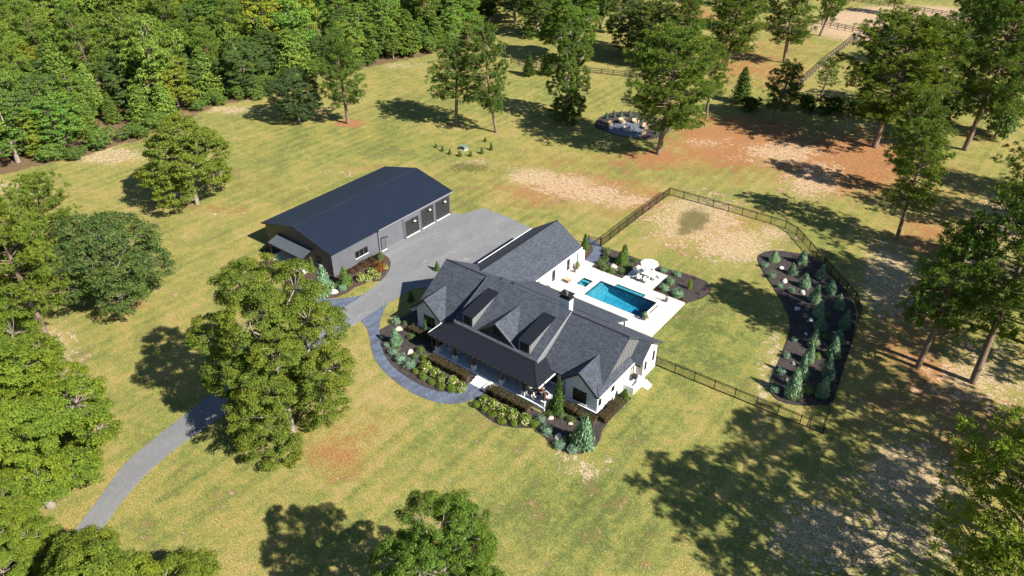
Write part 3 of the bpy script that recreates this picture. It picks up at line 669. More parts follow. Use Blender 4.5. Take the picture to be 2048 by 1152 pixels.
# ------------------------------------------------------------ driveway, paths, beds
dl = smooth_open(DRIVE_L); dr = smooth_open(DRIVE_R)
drive_poly = dl + [(-44.22, 10.5), (-44.22, 26.2)] + APRON_FAR[1:] + [(-27.0, 29.0), (-27.05, 13.0), (-29.0, 11.0)] + list(reversed(dr))
tag(prism('driveway', drive_poly, -0.3, 0.030, M['drive']), kind='structure')
tag(prism('stamped_path', smooth_open(PATH_OUT) + list(reversed(smooth_open(PATH_IN))), -0.3, 0.045, M['stamped']), kind='structure')
tag(prism('stamped_path', smooth_open(PATH2_A) + list(reversed(smooth_open(PATH2_B))), -0.3, 0.041, M['stamped']), kind='structure')
tag(prism('stamped_path', WALK, -0.3, 0.060, M['stamped']), kind='structure')
for nm, pl_, mm, sm in (('mulch_bed', BED_FRONT_LEFT, 'mulch', 0), ('mulch_bed', BED_FRONT_RIGHT, 'mulch', 0), ('mulch_bed', BED_BARN, 'mulch_brown', 0),
                        ('mulch_bed', BED_BARN_LEFT, 'mulch_brown', 0), ('mulch_bed', BED_POOL, 'mulch', 0), ('mulch_bed', BED_SMALL, 'mulch_brown', 0),
                        ('mulch_bed', BED_EAST, 'mulch', 2), ('mulch_bed', FIRE_BED, 'mulch', 2)):
    tag(prism(nm, smooth_closed(pl_, sm) if sm else pl_, -0.3, 0.075 + 0.004*len(bpy.data.objects) % 0.02, M[mm]), kind='structure')
tag(prism('flagstone_patio', smooth_closed(FIRE_PATIO, 2), -0.3, 0.13, M['flagstone']), kind='structure')

def rect_cells(inc, exc):
    xs = sorted({v for r in inc+exc for v in r[:2]}); ys = sorted({v for r in inc+exc for v in r[2:]})
    out = []
    for x0, x1 in zip(xs, xs[1:]):
        for y0, y1 in zip(ys, ys[1:]):
            cx, cy = (x0+x1)/2, (y0+y1)/2
            if any(r[0] < cx < r[1] and r[2] < cy < r[3] for r in inc) and not any(r[0] < cx < r[1] and r[2] < cy < r[3] for r in exc):
                out.append((x0, x1, y0, y1))
    return out
mb = MB()
for (x0, x1, y0, y1) in rect_cells([(-18.95, -2.2, 11.9, 25.95), (-11.95, -7.2, 25.95, 30.55), (-18.9, -17.05, 25.95, 26.9)], [POOL, LEDGE, SPA]):
    k = len(mb.v)
    mb.v += [(x0,y0,.15),(x1,y0,.15),(x1,y1,.15),(x0,y1,.15)]
    mb.f.append((k,k+1,k+2,k+3))
mb.box(-18.94, -2.2, 25.75, 25.95, -0.3, .149); mb.box(-2.4, -2.2, 11.9, 25.95, -0.3, .148)
tag(mb.build('pool_deck', M['deck']), kind='structure')

# ------------------------------------------------------------ pool and spa
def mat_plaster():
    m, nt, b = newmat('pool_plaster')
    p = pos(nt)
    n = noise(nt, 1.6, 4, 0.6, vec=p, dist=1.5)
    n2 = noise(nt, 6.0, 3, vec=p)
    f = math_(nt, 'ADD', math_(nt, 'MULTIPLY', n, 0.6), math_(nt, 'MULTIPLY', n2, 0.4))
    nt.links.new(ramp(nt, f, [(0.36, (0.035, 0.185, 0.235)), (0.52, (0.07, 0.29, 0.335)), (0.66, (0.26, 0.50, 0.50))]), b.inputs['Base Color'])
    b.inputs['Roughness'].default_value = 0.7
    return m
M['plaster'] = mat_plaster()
M['tile'] = simple('pool_tile', (0.035, 0.10, 0.14), 0.3, var=0.4, scale=8)

def mat_water():
    m, nt, b = newmat('water')
    nt.nodes.remove(b)
    tr = N(nt, 'BsdfTransparent'); tr.inputs[0].default_value = (0.80, 0.94, 0.97, 1)
    gl = N(nt, 'BsdfGlossy'); gl.inputs['Roughness'].default_value = 0.03
    fr = N(nt, 'Fresnel'); fr.inputs['IOR'].default_value = 1.33
    bp = N(nt, 'Bump'); bp.inputs['Strength'].default_value = 0.35; bp.inputs['Distance'].default_value = 0.06
    nt.links.new(noise(nt, 2.6, 4, 0.6, vec=pos(nt), dist=0.8), bp.inputs['Height'])
    nt.links.new(bp.outputs[0], gl.inputs['Normal']); nt.links.new(bp.outputs[0], fr.inputs['Normal'])
    mx = N(nt, 'MixShader')
    # no total reflection for light leaving the water: the surface does not bend rays here
    bf = N(nt, 'NewGeometry').outputs['Backfacing']
    nt.links.new(math_(nt, 'MULTIPLY', fr.outputs[0], math_(nt, 'SUBTRACT', 1.0, bf)), mx.inputs[0]); nt.links.new(tr.outputs[0], mx.inputs[1]); nt.links.new(gl.outputs[0], mx.inputs[2])
    nt.links.new(mx.outputs[0], nt.nodes['Material Output'].inputs['Surface'])
    va = N(nt, 'VolumeAbsorption')
    va.inputs['Color'].default_value = (0.05, 0.70, 0.92, 1); va.inputs['Density'].default_value = 0.28
    nt.links.new(va.outputs[0], nt.nodes['Material Output'].inputs['Volume'])
    return m
M['water'] = mat_water()

def basin(name, rect, depth0, depth1, label):
    x0, x1, y0, y1 = rect
    t = empty(name, ((x0+x1)/2, (y0+y1)/2, 0.1), label, 'pool')
    mb = MB()
    xm = x0 + (x1-x0)*0.55
    V = [(x0,y0,-depth0),(x0,y1,-depth0),(xm,y1,-(depth0+depth1)/2),(xm,y0,-(depth0+depth1)/2),(x1,y1,-depth1),(x1,y0,-depth1)]
    mb.v = V + [(x0,y0,.1495),(x0,y1,.1495),(x1,y1,.1495),(x1,y0,.1495)]
    mb.f = [(0,3,2,1),(3,5,4,2),(0,1,7,6),(4,5,9,8),(1,2,4,8,7),(5,3,0,6,9)]
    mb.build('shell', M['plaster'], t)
    mb = MB(); e = 0.012
    mb.box(x0+.001,x0+e,y0+e,y1-e,-.25,.145); mb.box(x1-e,x1-.001,y0+e,y1-e,-.25,.145); mb.box(x0+.001,x1-.001,y0+.001,y0+e,-.25,.146); mb.box(x0+.001,x1-.001,y1-e,y1-.001,-.25,.146)
    mb.build('waterline_tile', M['tile'], t)
    d = 0.02
    box('water', x0+d, x1-d, y0+d, y1-d, -3.0, 0.05, M['water'], t)
    return t
pool = basin('swimming_pool', POOL, 1.0, 2.6, 'large rectangular swimming pool with blue water in the white deck')
x0, x1, y0, y1 = LEDGE
mb = MB(); mb.box(x0, x1, y0+.005, y1, -0.9, -0.02)
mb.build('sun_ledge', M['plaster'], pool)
mb = MB(); mb.box(x0+.01, x1-.01, y1-.012, y1-.001, -.02, .146); mb.box(x0+.001, x0+.012, y0+.02, y1-.01, -.02, .146); mb.box(x1-.012, x1-.001, y0+.02, y1-.01, -.02, .146)
mb.build('waterline_tile', M['tile'], pool)
box('water', x0+.02, x1-.02, y0-.01, y1-.02, -.019, 0.045, M['water'], pool)
mb = MB()
for k in range(3): mb.box(-13.9+0.4*k, -13.5+0.4*k, 19.42, 23.63, -1.4, -0.12-0.2*k)
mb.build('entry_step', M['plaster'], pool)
spa = basin('spa', SPA, 0.6, 0.6, 'small square hot tub set in the deck beside the large pool')
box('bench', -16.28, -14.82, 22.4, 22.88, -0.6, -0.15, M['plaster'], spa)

# ------------------------------------------------------------ the house
H = empty('house', (-13.4, 3.0, 0.0), 'white one-storey house with dark shingle roof, dormers and a long front porch', 'house')
WZ = 3.05
foot = [(-26.5,0.25),(-22.95,0.25),(-22.95,1.35),(-4.15,1.35),(-4.15,0.25),(0.0,0.25),(0.0,8.7),(0.85,8.7),(0.85,12.0),(-4.9,12.0),(-4.9,11.0),(-18.97,11.0),(-18.97,25.3),(-27.0,25.3),(-27.0,12.4),(-26.5,12.4)]
prism('wall', foot, -0.2, WZ, M['white_brick'], H)
mb = MB()
for x0, x1 in ((-26.52,-22.9),(-4.2,0.02)): box('plinth', x0, x1, .2, .24, -.1, .32, M['trim_grey'], H)
# gable walls above the wall plate
for c in (-24.75, -2.3):
    obj('gable_wall', [(c-2.1,.25,WZ),(c+2.1,.25,WZ),(c,.25,5.1),(c-2.1,.55,WZ),(c+2.1,.55,WZ),(c,.55,5.1)], [(0,1,2),(5,4,3),(0,2,5,3),(1,4,5,2)], M['white_brick'], H)
obj('gable_wall', [(-26.5,.95,WZ),(-26.5,12.2,WZ),(-26.5,6.5,6.95),(-26.2,.95,WZ),(-26.2,12.2,WZ),(-26.2,6.5,6.95)], [(0,2,1),(3,4,5),(0,3,5,2),(1,2,5,4)], M['white_brick'], H)
gw = obj('gable_wall', [(-.38,1.1,WZ),(-.38,11.9,WZ),(-.38,6.5,6.9),(-.7,1.1,WZ),(-.7,11.9,WZ),(-.7,6.5,6.9)], [(0,1,2),(3,5,4),(0,2,5,3),(1,4,5,2)], M['board_grey'], H)
gw['label'] = 'grey board and batten gable wall at the right end'
for k in range(23):
    y = 2.4 + 0.36*k
    zt = min(3.17+.681*(y-.7), 7.12-.624*(y-6.5)) - .25
    if y > 9.4: continue
    if zt > 3.9: box('batten', -.379, -.33, y-.035, y+.035, 3.55, zt, M['board_grey'], gw)
obj('gable_wall', [(.85,8.75,WZ),(.85,11.95,WZ),(.85,9.75,4.65),(.6,8.75,WZ),(.6,11.95,WZ),(.6,9.75,4.65)], [(0,1,2),(3,5,4),(0,2,5,3),(1,4,5,2)], M['white_brick'], H)
obj('gable_wall', [(-27.0,25.3,WZ),(-18.97,25.3,WZ),(-23,25.3,5.6),(-27.0,25.0,WZ),(-18.97,25.0,WZ),(-23,25.0,5.6)], [(0,2,1),(3,4,5),(0,3,5,2),(1,2,5,4)], M['white_brick'], H)

SH = M['shingle']; T = 0.22
def zf(b): return 3.17 + .681*(b-.7)          # main front slope
def zb(b): return 7.12 - .624*(b-6.5)         # main rear slope
slab('roof_slope', [(-26.95,.7,zf(.7)),(-.1,.7,zf(.7)),(-.1,6.5,7.12),(-26.95,6.5,7.12)], T, SH, H)
slab('roof_slope', [(-26.95,6.5,7.12),(-.1,6.5,7.12),(-.1,12.7,zb(12.7)),(-26.95,12.7,zb(12.7))], T, SH, H)
slab('roof_slope', [(-.1,9.7,zb(9.7)),(1.1,9.7,zb(9.7)),(1.1,12.7,zb(12.7)),(-.1,12.7,zb(12.7))], T, SH, H)
slab('roof_slope', [(-.36,7.4,3.02),(1.12,7.4,3.02),(1.12,9.7,zb(9.7)+.004),(-.36,9.7,zb(9.7)+.004)], T, SH, H)
slab('roof_slope', [(-.33,.6,3.80),(.3,-.05,3.22),(.3,7.38,3.22),(-.33,7.38,3.80)], .14, SH, H)
slab('patio_roof', [(-18.75,9.9,5.06),(-4.55,9.9,5.06),(-4.55,14.45,2.98),(-18.75,14.45,2.98)], .2, SH, H)
# centre section, shallower than the slopes on either side
def zc(b): return 4.32 + .462*(b+.15)
ctr = slab('centre_roof', [(-19.9,-.15,zc(-.15)),(-7.7,-.15,zc(-.15)),(-7.7,6.46,zc(6.46)+.02),(-19.9,6.46,zc(6.46)+.02)], .2, SH, H)
obj('side_wall', [(-19.85,-.02,3.0),(-19.85,6.2,6.7),(-19.85,6.2,zc(6.2)-.15),(-19.85,-.02,zc(-.02)-.15),(-19.6,-.02,3.0),(-19.6,6.2,6.7),(-19.6,6.2,zc(6.2)-.15),(-19.6,-.02,zc(-.02)-.15)], [(0,3,2,1),(4,5,6,7),(0,4,7,3),(0,1,5,4)], M['board_grey'], ctr)
obj('side_wall', [(-7.75,-.02,3.0),(-7.75,6.2,6.7),(-7.75,6.2,zc(6.2)-.15),(-7.75,-.02,zc(-.02)-.15),(-8.0,-.02,3.0),(-8.0,6.2,6.7),(-8.0,6.2,zc(6.2)-.15),(-8.0,-.02,zc(-.02)-.15)], [(0,1,2,3),(4,7,6,5),(0,3,7,4),(0,4,5,1)], M['board_grey'], ctr)
box('eave_board', -19.9, -7.7, -.19, -.152, zc(-.15)-.34, zc(-.15)-.01, M['gutter'], ctr)
box('flashing', -7.70, -7.62, -.14, 6.3, 0, 0.001, M['trim_grey'], ctr) if False else None
mb = MB(); mb.bar((-7.66,-.12,zc(-.12)-.03),(-7.66,6.3,zc(6.3)-.01),.09,.14); mb.build('rake_trim', M['gutter'], ctr)  # sun-side trim in a lighter colour, sunlight painted in
mb = MB(); mb.bar((-19.94,-.12,zc(-.12)-.03),(-19.94,6.3,zc(6.3)-.01),.09,.14); mb.build('rake_trim', M['trim_grey'], ctr)  # same trim painted darker on the side away from the sun
# front cross gables
for c, lab in ((-24.75, 'left'), (-2.3, 'right')):
    zp, ze, w = 5.36, 3.2, 2.52
    bk = .7 + (zp-3.17)/.681
    be = .7 + (ze-3.17)/.681
    for s in (-1, 1):
        slab('cross_gable_roof', [(c,-.15,zp),(c+s*w,-.15,ze),(c+s*w,be+.02,ze+.005),(c,bk+.05,zp+.005)], .2, SH, H)
        mb = MB(); mb.bar((c,-.17,zp-.12),(c+s*w,-.17,ze-.12),.05,.26); mb.build('rake_board', M['black'], H)
        mb = MB(); mb.box(c+s*(w-.25)-.3, c+s*(w-.25)+.3, -.14, .5, ze-.36, ze-.28); mb.build('eave_return', M['white_trim'], H)
# garage wing
zw, zwe = 5.85, 3.0
kw = (zw-zwe)/4.4
for s in (-1, 1):
    bn = 6.5 + (7.12-zw)/.624; be = 6.5 + (7.12-zwe)/.624
    slab('wing_roof', [(-23,bn-.1,zw+.004),(-23+s*4.42,be-.1,zwe),(-23+s*4.42,25.75,zwe),(-23,25.75,zw+.004)], .2, SH, H)
mb = MB(); mb.bar((-18.52,13.3,zwe-.1),(-18.52,25.7,zwe-.1),.1,.12); mb.build('gutter', M['white_trim'], H)
mb = MB(); mb.bar((-27.48,13.3,zwe-.05),(-27.48,25.7,zwe-.05),.12,.14); mb.build('gutter', M['white_trim'], H)
mb = MB(); mb.bar((.38,.0,3.12),(.38,7.35,3.12),.1,.12); mb.build('gutter', M['white_trim'], H)
mb = MB(); mb.bar((-18.7,14.5,2.86),(-4.6,14.5,2.86),.1,.12); mb.build('gutter', M['trim_grey'], H)
# ridge caps
for a, b_ in (((-26.9,6.5,7.13),(-.15,6.5,7.13)), ((-23,8.6,5.86),(-23,25.7,5.86))):
    mb = MB(); mb.bar(a, b_, .20, .05); mb.build('ridge_cap', M['vent'], H)
# chimney
ch = box('chimney', -9.75, -8.45, 7.0, 7.85, 5.9, 8.15, M['white_brick'], H)
mb = MB(); mb.box(-9.82,-8.38,6.93,7.92,8.152,8.3); mb.box(-9.7,-8.5,7.05,7.8,8.3,8.62); mb.box(-9.85,-8.35,6.9,7.95,8.62,8.72); mb.build('cap', M['black'], ch)
mb = MB(); mb.tube([(-9.1,7.42,8.7),(-9.1,7.42,8.95)], .2, 10); mb.build('flue', M['chrome'], ch)
mb = MB(); mb.bar((-11.6,6.62,7.16),(-9.9,6.62,7.16),.12,.1); mb.build('ridge_vent', M['vent'], H)
for (x, y) in ((-19.35,8.2),(-17.75,8.45)):
    mb = MB(); mb.tube([(x,y,zb(y)-.1),(x,y,zb(y)+.3)], .1, 8); mb.box(x-.17,x+.17,y-.17,y+.17,zb(y)+.28,zb(y)+.36); mb.build('roof_vent', M['vent'], H)
# shed dormers
for c in (-18.0, -9.72):
    hw = .74
    d = slab('dormer_roof', [(c-hw-.1,.02,5.80),(c+hw+.1,.02,5.80),(c+hw+.1,5.05,zc(5.05)+.06),(c-hw-.1,5.05,zc(5.05)+.06)], .1, M['dark_metal'], H)
    def zr(b): return 5.80 + (zc(5.05)+.06-5.80)*(b-.02)/5.03
    for s in (-1, 1):
        xo, xi = c+s*hw, c+s*(hw-.12)
        pts = [(xo,.12,zc(.12)-.1),(xo,5.0,zc(5.0)-.1),(xo,5.0,zr(5.0)-.1),(xo,.12,zr(.12)-.1)]
        pi = [(xi,)+p[1:] for p in pts]
        obj('dormer_side', pts+pi, [(0,1,2,3),(7,6,5,4),(0,3,7,4)] if s > 0 else [(3,2,1,0),(4,5,6,7),(4,7,3,0)], M['board_grey'], d)
        for k in range(5):
            y = .3 + .62*k
            zt = zr(y)-.12; zb_ = zc(y)
            if zt-zb_ > .2: box('batten', xo-.002 if s > 0 else xo-.025, xo+.025 if s > 0 else xo+.002, y-.03, y+.03, zb_, zt, M['board_grey'], d)
    box('dormer_face', c-hw+.12, c+hw-.12, .16, .3, zc(.16)-.1, 5.68, M['black'], d)
    box('window', c-.48, c+.48, .10, .158, 4.65, 5.55, M['black'], d)
    box('pane', c-.41, c-.03, .085, .099, 4.72, 5.48, M['glass'], d)
    box('pane', c+.03, c+.41, .085, .099, 4.72, 5.48, M['glass'], d)
    for i, x in enumerate(np.linspace(c-hw, c+hw, 5)):
        mb = MB(); mb.bar((x,.03,5.815),(x,5.02,zc(5.02)+.075),.03,.05); mb.build('standing_seam', M['dark_metal'], d)
# centre gable dormer
c, zp, ze, w = -13.75, 6.62, 4.24, 2.95
bk = -.15 + (zp-4.32)/.462
cg = slab('centre_gable_roof', [(c,.05,zp),(c+w,.05,ze+.1),(c+w,.1,ze+.1),(c,bk+.05,zp+.005)], .18, SH, H)
slab('gable_slope', [(c,.05,zp),(c-w,.05,ze+.1),(c-w,.1,ze+.1),(c,bk+.05,zp+.005)], .18, SH, cg)
obj('gable_face', [(c-w+.3,.32,ze+.0),(c+w-.3,.32,ze+.0),(c,.32,zp-.25),(c-w+.3,.6,ze),(c+w-.3,.6,ze),(c,.6,zp-.25)], [(0,1,2),(5,4,3),(0,2,5,3),(1,4,5,2)], M['door_grey'], cg)
box('window', c-.6, c+.6, .24, .318, 4.8, 5.7, M['black'], cg)
for x in (-.53, .04): box('pane', c+x, c+x+.49, .225, .239, 4.87, 5.63, M['glass'], cg)
for s in (-1, 1):
    mb = MB(); mb.bar((c,.03,zp-.09),(c+s*w,.03,ze+.01),.05,.2); mb.build('rake_board', M['gutter'] if s > 0 else M['trim_grey'], cg)  # sun-side rake painted lighter than the shaded one
# porch: floor, roof, posts, beam, steps
PF = 0.52
box('porch_floor', -21.45, -4.95, -2.58, 1.345, -.1, PF, M['porch_floor'], H)
DM = M['dark_metal']
ez, tz = 2.92, 3.92
pr = slab('porch_roof', [(-22.1,-2.52,ez),(-5.9,-2.52,ez),(-8.0,-.22,tz),(-19.8,-.22,tz)], .1, DM, H)
slab('porch_hip', [(-5.9,-2.52,ez),(-5.9,1.5,ez),(-7.72,1.5,tz-.1),(-7.72,-.3,tz-.1),(-8.0,-.22,tz)][:2]+[(-8.0,1.9,tz),(-8.0,-.22,tz)], .1, DM, pr)
slab('porch_hip', [(-22.1,-2.52,ez),(-22.1,1.5,ez),(-19.8,1.9,tz+.1),(-19.8,-.22,tz)], .1, DM, pr)
nse = 44
for k in range(nse+1):
    x = -22.0 + 16.0*k/nse
    y1 = -.22
    if x < -19.8: y1 = -2.52 + (x+22.1)/2.3*2.30
    if x > -8.0: y1 = -2.52 + (-5.9-x)/2.1*2.30
    if y1+2.52 < .15: continue
    zz = ez + (y1+2.52)/2.30*(tz-ez)
    mb = MB(); mb.bar((x,-2.53,ez+.012),(x,y1,zz+.012),.035,.055); mb.build('standing_seam', DM, pr)
for k in range(8):
    y = -2.0 + .45*k
    x1 = -8.0 if y > -.22 else -5.9 - (y+2.52)/2.30*2.1
    zz = ez + (-5.9-x1)/2.1*(tz-ez)
    mb = MB(); mb.bar((-5.89,y,ez+.012),(x1,y,zz+.012),.035,.055); mb.build('standing_seam', DM, pr)
mb = MB(); mb.bar((-5.9,-2.52,ez+.02),(-8.0,-.22,tz+.02),.12,.06); mb.build('hip_cap', M['black'], pr)
mb = MB(); mb.bar((-22.1,-2.52,ez+.02),(-19.8,-.22,tz+.02),.12,.06); mb.build('hip_cap', M['black'], pr)
mb = MB(); mb.bar((-22.15,-2.4,ez-.06),(-22.15,1.2,ez-.06),.1,.13); mb.build('gutter', M['white_trim'], pr)
mb = MB(); mb.bar((-5.84,-2.4,ez-.06),(-5.84,1.2,ez-.06),.1,.13); mb.build('gutter', M['white_trim'], pr)
mb = MB(); mb.bar((-22.1,-2.58,ez-.06),(-5.9,-2.58,ez-.06),.1,.12); mb.build('gutter', M['black'], pr)
for k in range(22):
    x = -21.6 + .74*k
    mb = MB(); mb.tube([(x,-2.62,ez-.03),(x,-2.66,ez-.06)], .035, 6); mb.build('bracket', M['chrome'], pr)
mb = MB(); mb.bar((-21.4,-2.18,2.62),(-5.4,-2.18,2.62),.26,.3); mb.build('beam', M['wood'], H)
mb = MB(); mb.bar((-21.25,-2.2,2.62),(-21.25,1.3,2.62),.22,.28); mb.build('beam', M['wood'], H)
mb = MB(); mb.bar((-6.2,-2.2,2.62),(-6.2,1.3,2.62),.22,.28); mb.build('beam', M['wood'], H)
for x in (-20.9, -18.15, -15.25, -11.1, -8.0, -5.25):
    pt = box('post', x-.14, x+.14, -2.32, -2.04, PF+.75, 2.48, M['wood'], H)
    mb = MB(); mb.box(x-.25,x+.25,-2.43,-1.93,PF+.004,PF+.72); mb.box(x-.29,x+.29,-2.47,-1.89,PF+.72,PF+.78); mb.build('pier', M['pier'], pt)
st = None
for k in range(3):
    o = box('step', -14.45, -12.45, -2.585-.44*(k+1), -2.582-.44*k, -.1, PF-.13*(k+1)+.0, M['white_trim'], H)
box('cheek_wall', -12.44, -12.05, -4.0, -2.582, -.1, PF+.02, M['white_trim'], H)
for c in (-24.75, -2.3):
    lx0, lx1 = (c-1.75, c+1.8) if c < -10 else (c-1.85, c+2.3)
    box('stone_base', lx0, lx1, .13, .198, -.1, .72, M['pier'], H)
    box('stone_ledge', lx0, lx1, .06, .197, .722, .80, M['white_trim'], H)
box('porch_kerb', -8.4, -5.6, -2.575, -2.45, PF+.004, PF+.10, M['white_trim'], H)

def window(parent, axis, at, u0, u1, z0, z1, nm=2, sill=True, out=1):
    """window proud of a wall: axis 'y' = wall facing -/+Y at y=at, axis 'x' = wall facing +X at x=at"""
    fr = MB(); d = .07*out
    def B(mb, a0, a1, b0, b1, d0, d1):
        lo, hi = sorted((at+d0*out, at+d1*out))
        if axis == 'y': mb.box(a0, a1, lo, hi, b0, b1)
        else: mb.box(lo, hi, a0, a1, b0, b1)
    t = .07
    B(fr, u0, u1, z0, z0+t, .003, .07); B(fr, u0, u1, z1-t, z1, .003, .07)
    B(fr, u0, u0+t, z0+t, z1-t, .003, .069); B(fr, u1-t, u1, z0+t, z1-t, .003, .069)
    us = np.linspace(u0, u1, nm+1)
    for u in us[1:-1]: B(fr, u-t/2, u+t/2, z0+t, z1-t, .003, .068)
    w = fr.build('window', M['black'], parent)
    for a, b_ in zip(us, us[1:]):
        g = MB(); B(g, a+t*.55, b_-t*.55, z0+t, z1-t, .004, .03); g.build('pane', M['glass'], w)
    if sill:
        g = MB(); B(g, u0-.06, u1+.06, z0-.09, z0-.004, .003, .11); g.build('sill', M['white_trim'], w)
    return w
window(H, 'y', .25, -3.1, -1.37, 1.05, 2.72, 2, out=-1)
window(H, 'y', .25, -25.33, -23.55, 1.1, 2.8, 2, out=-1)
window(H, 'x', 0, 3.15, 3.72, 1.6, 2.8, 1)
window(H, 'x', 0, .5, 1.0, 1.45, 2.68, 1)
window(H, 'x', .85, 10.85, 11.25, 1.5, 2.85, 1)
window(H, 'x', .85, 9.0, 9.4, 1.3, 2.4, 1)
for y0 in (15.2, 18.9, 22.5): window(H, 'x', -18.97, y0, y0+.65, .45, 2.15, 1)
for x0 in (-20.9, -17.6, -10.6, -7.6): window(H, 'y', 1.35, x0, x0+1.7, .95, 2.5, 2, out=-1)
dr_ = box('front_door', -14.3, -12.3, 1.28, 1.346, PF+.004, 2.65, M['wood'], H)
for x in (-14.15, -13.2): box('door_glass', x, x+.75, 1.255, 1.279, 1.1, 2.45, M['glass'], dr_)
for x0 in (-16.9, -13.0, -9.0): window(H, 'y', 11.0, x0, x0+2.4, .25, 2.4, 3, out=1)
for x in (-18.5, -13.9, -9.2, -4.75): box('patio_post', x-.14, x+.14, 14.0, 14.28, .15, 2.8, M['white_trim'], H)
for y0 in (14.2, 18.0, 21.8):
    g = MB(); g.box(-27.06, -27.003, y0, y0+2.7, .03, 2.35); g.build('garage_door', M['door_grey'], H)
# side entry by the right end
ent = box('side_door', -.0, .05, 7.3, 8.2, .9, 2.95, M['beige'], H)
box('entry_return', .05, .845, 8.66, 8.698, -.1, 3.0, M['beige'], H)
for z, y in ((.9,7.0),): pass
mb = MB(); mb.box(.003, 1.25, 6.1, 8.66, -.1, .62); mb.build('landing', M['porch_floor'], H)
mb = MB(); mb.box(1.1, 1.35, 5.85, 7.5, -.1, .98); mb.box(.003, 1.098, 5.85, 6.09, -.1, .98); mb.build('parapet', M['white_trim'], H)
for k in range(3): box('side_step', 1.352+.3*k, 1.35+.3*(k+1), 7.5, 8.6, -.1, .5-.16*k, M['white_trim'], H)
mb = MB(); mb.tube([(.3,7.42,.6),(.3,7.42,2.95)], .05, 8); mb.build('downspout', M['black'], H)
for (x, y, zt) in ((-18.93, 25.1, 2.9), (.9, 11.9, 3.1), (-4.22, .2, 2.9)):
    mb = MB(); mb.box(x-.04, x+.04, y-.04, y+.04, 0.05, zt); mb.build('downspout', M['trim_grey'], H)
# privacy wall behind the wing
tag(box('privacy_wall', -19.4, -18.85, 25.32, 27.0, -.1, 1.75, M['white_brick']), 'short white masonry wall at the far end of the garage wing', 'wall')
gr_ = empty('barbecue_grill', (.55, 7.4, .62), 'small black grill on the side entry landing', 'grill')
box('firebox', .25, .85, 7.15, 7.65, 1.1, 1.35, M['black'], gr_); box('lid', .27, .83, 7.17, 7.63, 1.352, 1.55, M['vent'], gr_)
for gx in (.28, .76):
    for gy in (7.18, 7.56): box('leg', gx, gx+.05, gy, gy+.05, .62, 1.1, M['black'], gr_)
# rain chain by the porch
mb = MB()
for k in range(12): mb.box(-21.66, -21.60, -2.42, -2.36, .35+.2*k, .44+.2*k)
mb.bar((-21.63,-2.39,.2),(-21.63,-2.39,2.75),.012,.012)
mb.build('rain_chain', M['pot'], H)

# ------------------------------------------------------------ the metal workshop
B_ = empty('workshop', (-51.5, 14.0, 0), 'long dark metal workshop with three garage doors on the grey apron', 'workshop')
BX0, BX1, BY0, BY1, BZ, BR = -58.8, -44.2, 1.75, 26.2, 3.72, 5.62
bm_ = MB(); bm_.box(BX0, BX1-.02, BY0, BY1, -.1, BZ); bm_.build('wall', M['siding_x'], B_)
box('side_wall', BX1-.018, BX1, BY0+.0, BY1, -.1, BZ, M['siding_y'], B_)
for y in (BY0, BY1-.1):
    obj('gable_wall', [(BX0,y,BZ),(BX1-.02,y,BZ),(-51.5,y,BR-.1),(BX0,y+.1,BZ),(BX1-.02,y+.1,BZ),(-51.5,y+.1,BR-.1)], [(0,1,2),(5,4,3),(0,2,5,3),(1,4,5,2)], M['siding_x'], B_)
mb = MB(); mb.box(BX0-.01, BX1-.021, BY0-.012, BY0-.002, -.05, .95); mb.build('wainscot', M['trim_grey'], B_)
for x1 in (-59.22, -43.74):
    slab('roof_slope', [(-51.5,BY0-.35,BR+.14),(x1,BY0-.35,BZ+.2),(x1,BY1+.3,BZ+.2),(-51.5,BY1+.3,BR+.14)], .12, M['shed_roof'], B_)
mb = MB(); mb.bar((-51.5,BY0-.33,BR+.15),(-51.5,BY1+.28,BR+.15),.4,.05); mb.build('ridge_cap', M['shed_metal'], B_)
for x1 in (-59.22, -43.74):
    mb = MB(); mb.bar((-51.5,BY0-.37,BR+.06),(x1,BY0-.37,BZ+.12),.05,.22); mb.build('rake_trim', M['shed_metal'], B_)
    mb = MB(); mb.bar((-51.5,BY1+.32,BR+.06),(x1,BY1+.32,BZ+.12),.05,.22); mb.build('rake_trim', M['shed_metal'], B_)
mb = MB(); mb.bar((-43.7,10.3,BZ+.12),(-43.7,BY1+.3,BZ+.12),.12,.12); mb.build('gutter', M['gutter'], B_)
for y in (10.42, 15.6, 26.12):
    mb = MB(); mb.box(-44.196, -44.10, y-.05, y+.05, .05, BZ+.1)
    if y > 12: mb.box(-44.1, -43.8, y-.06, y+.06, .05, .16)
    mb.build('downspout', M['black'] if y < 12 else M['trim_grey'], B_)
def garage(y0, y1, z1):
    g = MB(); g.box(-44.199, -44.17, y0, y1, .04, z1); d = g.build('garage_door', M['black'], B_)
    n = 5
    for k in range(n):
        z0 = .06 + (z1-.1)*k/n
        box('panel', -44.169, -44.145, y0+.06, y1-.06, z0, z0+(z1-.1)/n-.03, M['door_grey'], d)
    f = MB(); f.box(-44.199, -44.10, y0-.12, y0-.002, .03, z1+.12); f.box(-44.199, -44.10, y1+.002, y1+.12, .03, z1+.12); f.box(-44.199, -44.10, y0-.002, y1+.002, z1+.002, z1+.12)
    f.build('door_frame', M['siding_y'], d)
    box('threshold', -44.1, -43.88, y0, y1, -.05, .055, M['white_trim'], d)
    ym = (y0+y1)/2 + .15
    l = MB(); l.tube([(-44.19,ym,z1-.05),(-43.95,ym,z1+.08),(-43.72,ym,z1-.02),(-43.66,ym,z1-.2)], .03, 6)
    la = l.build('door_lamp', M['black'], d)
garage(16.02, 18.86, 2.72); garage(19.5, 22.22, 3.22); garage(22.76, 25.9, 3.22)
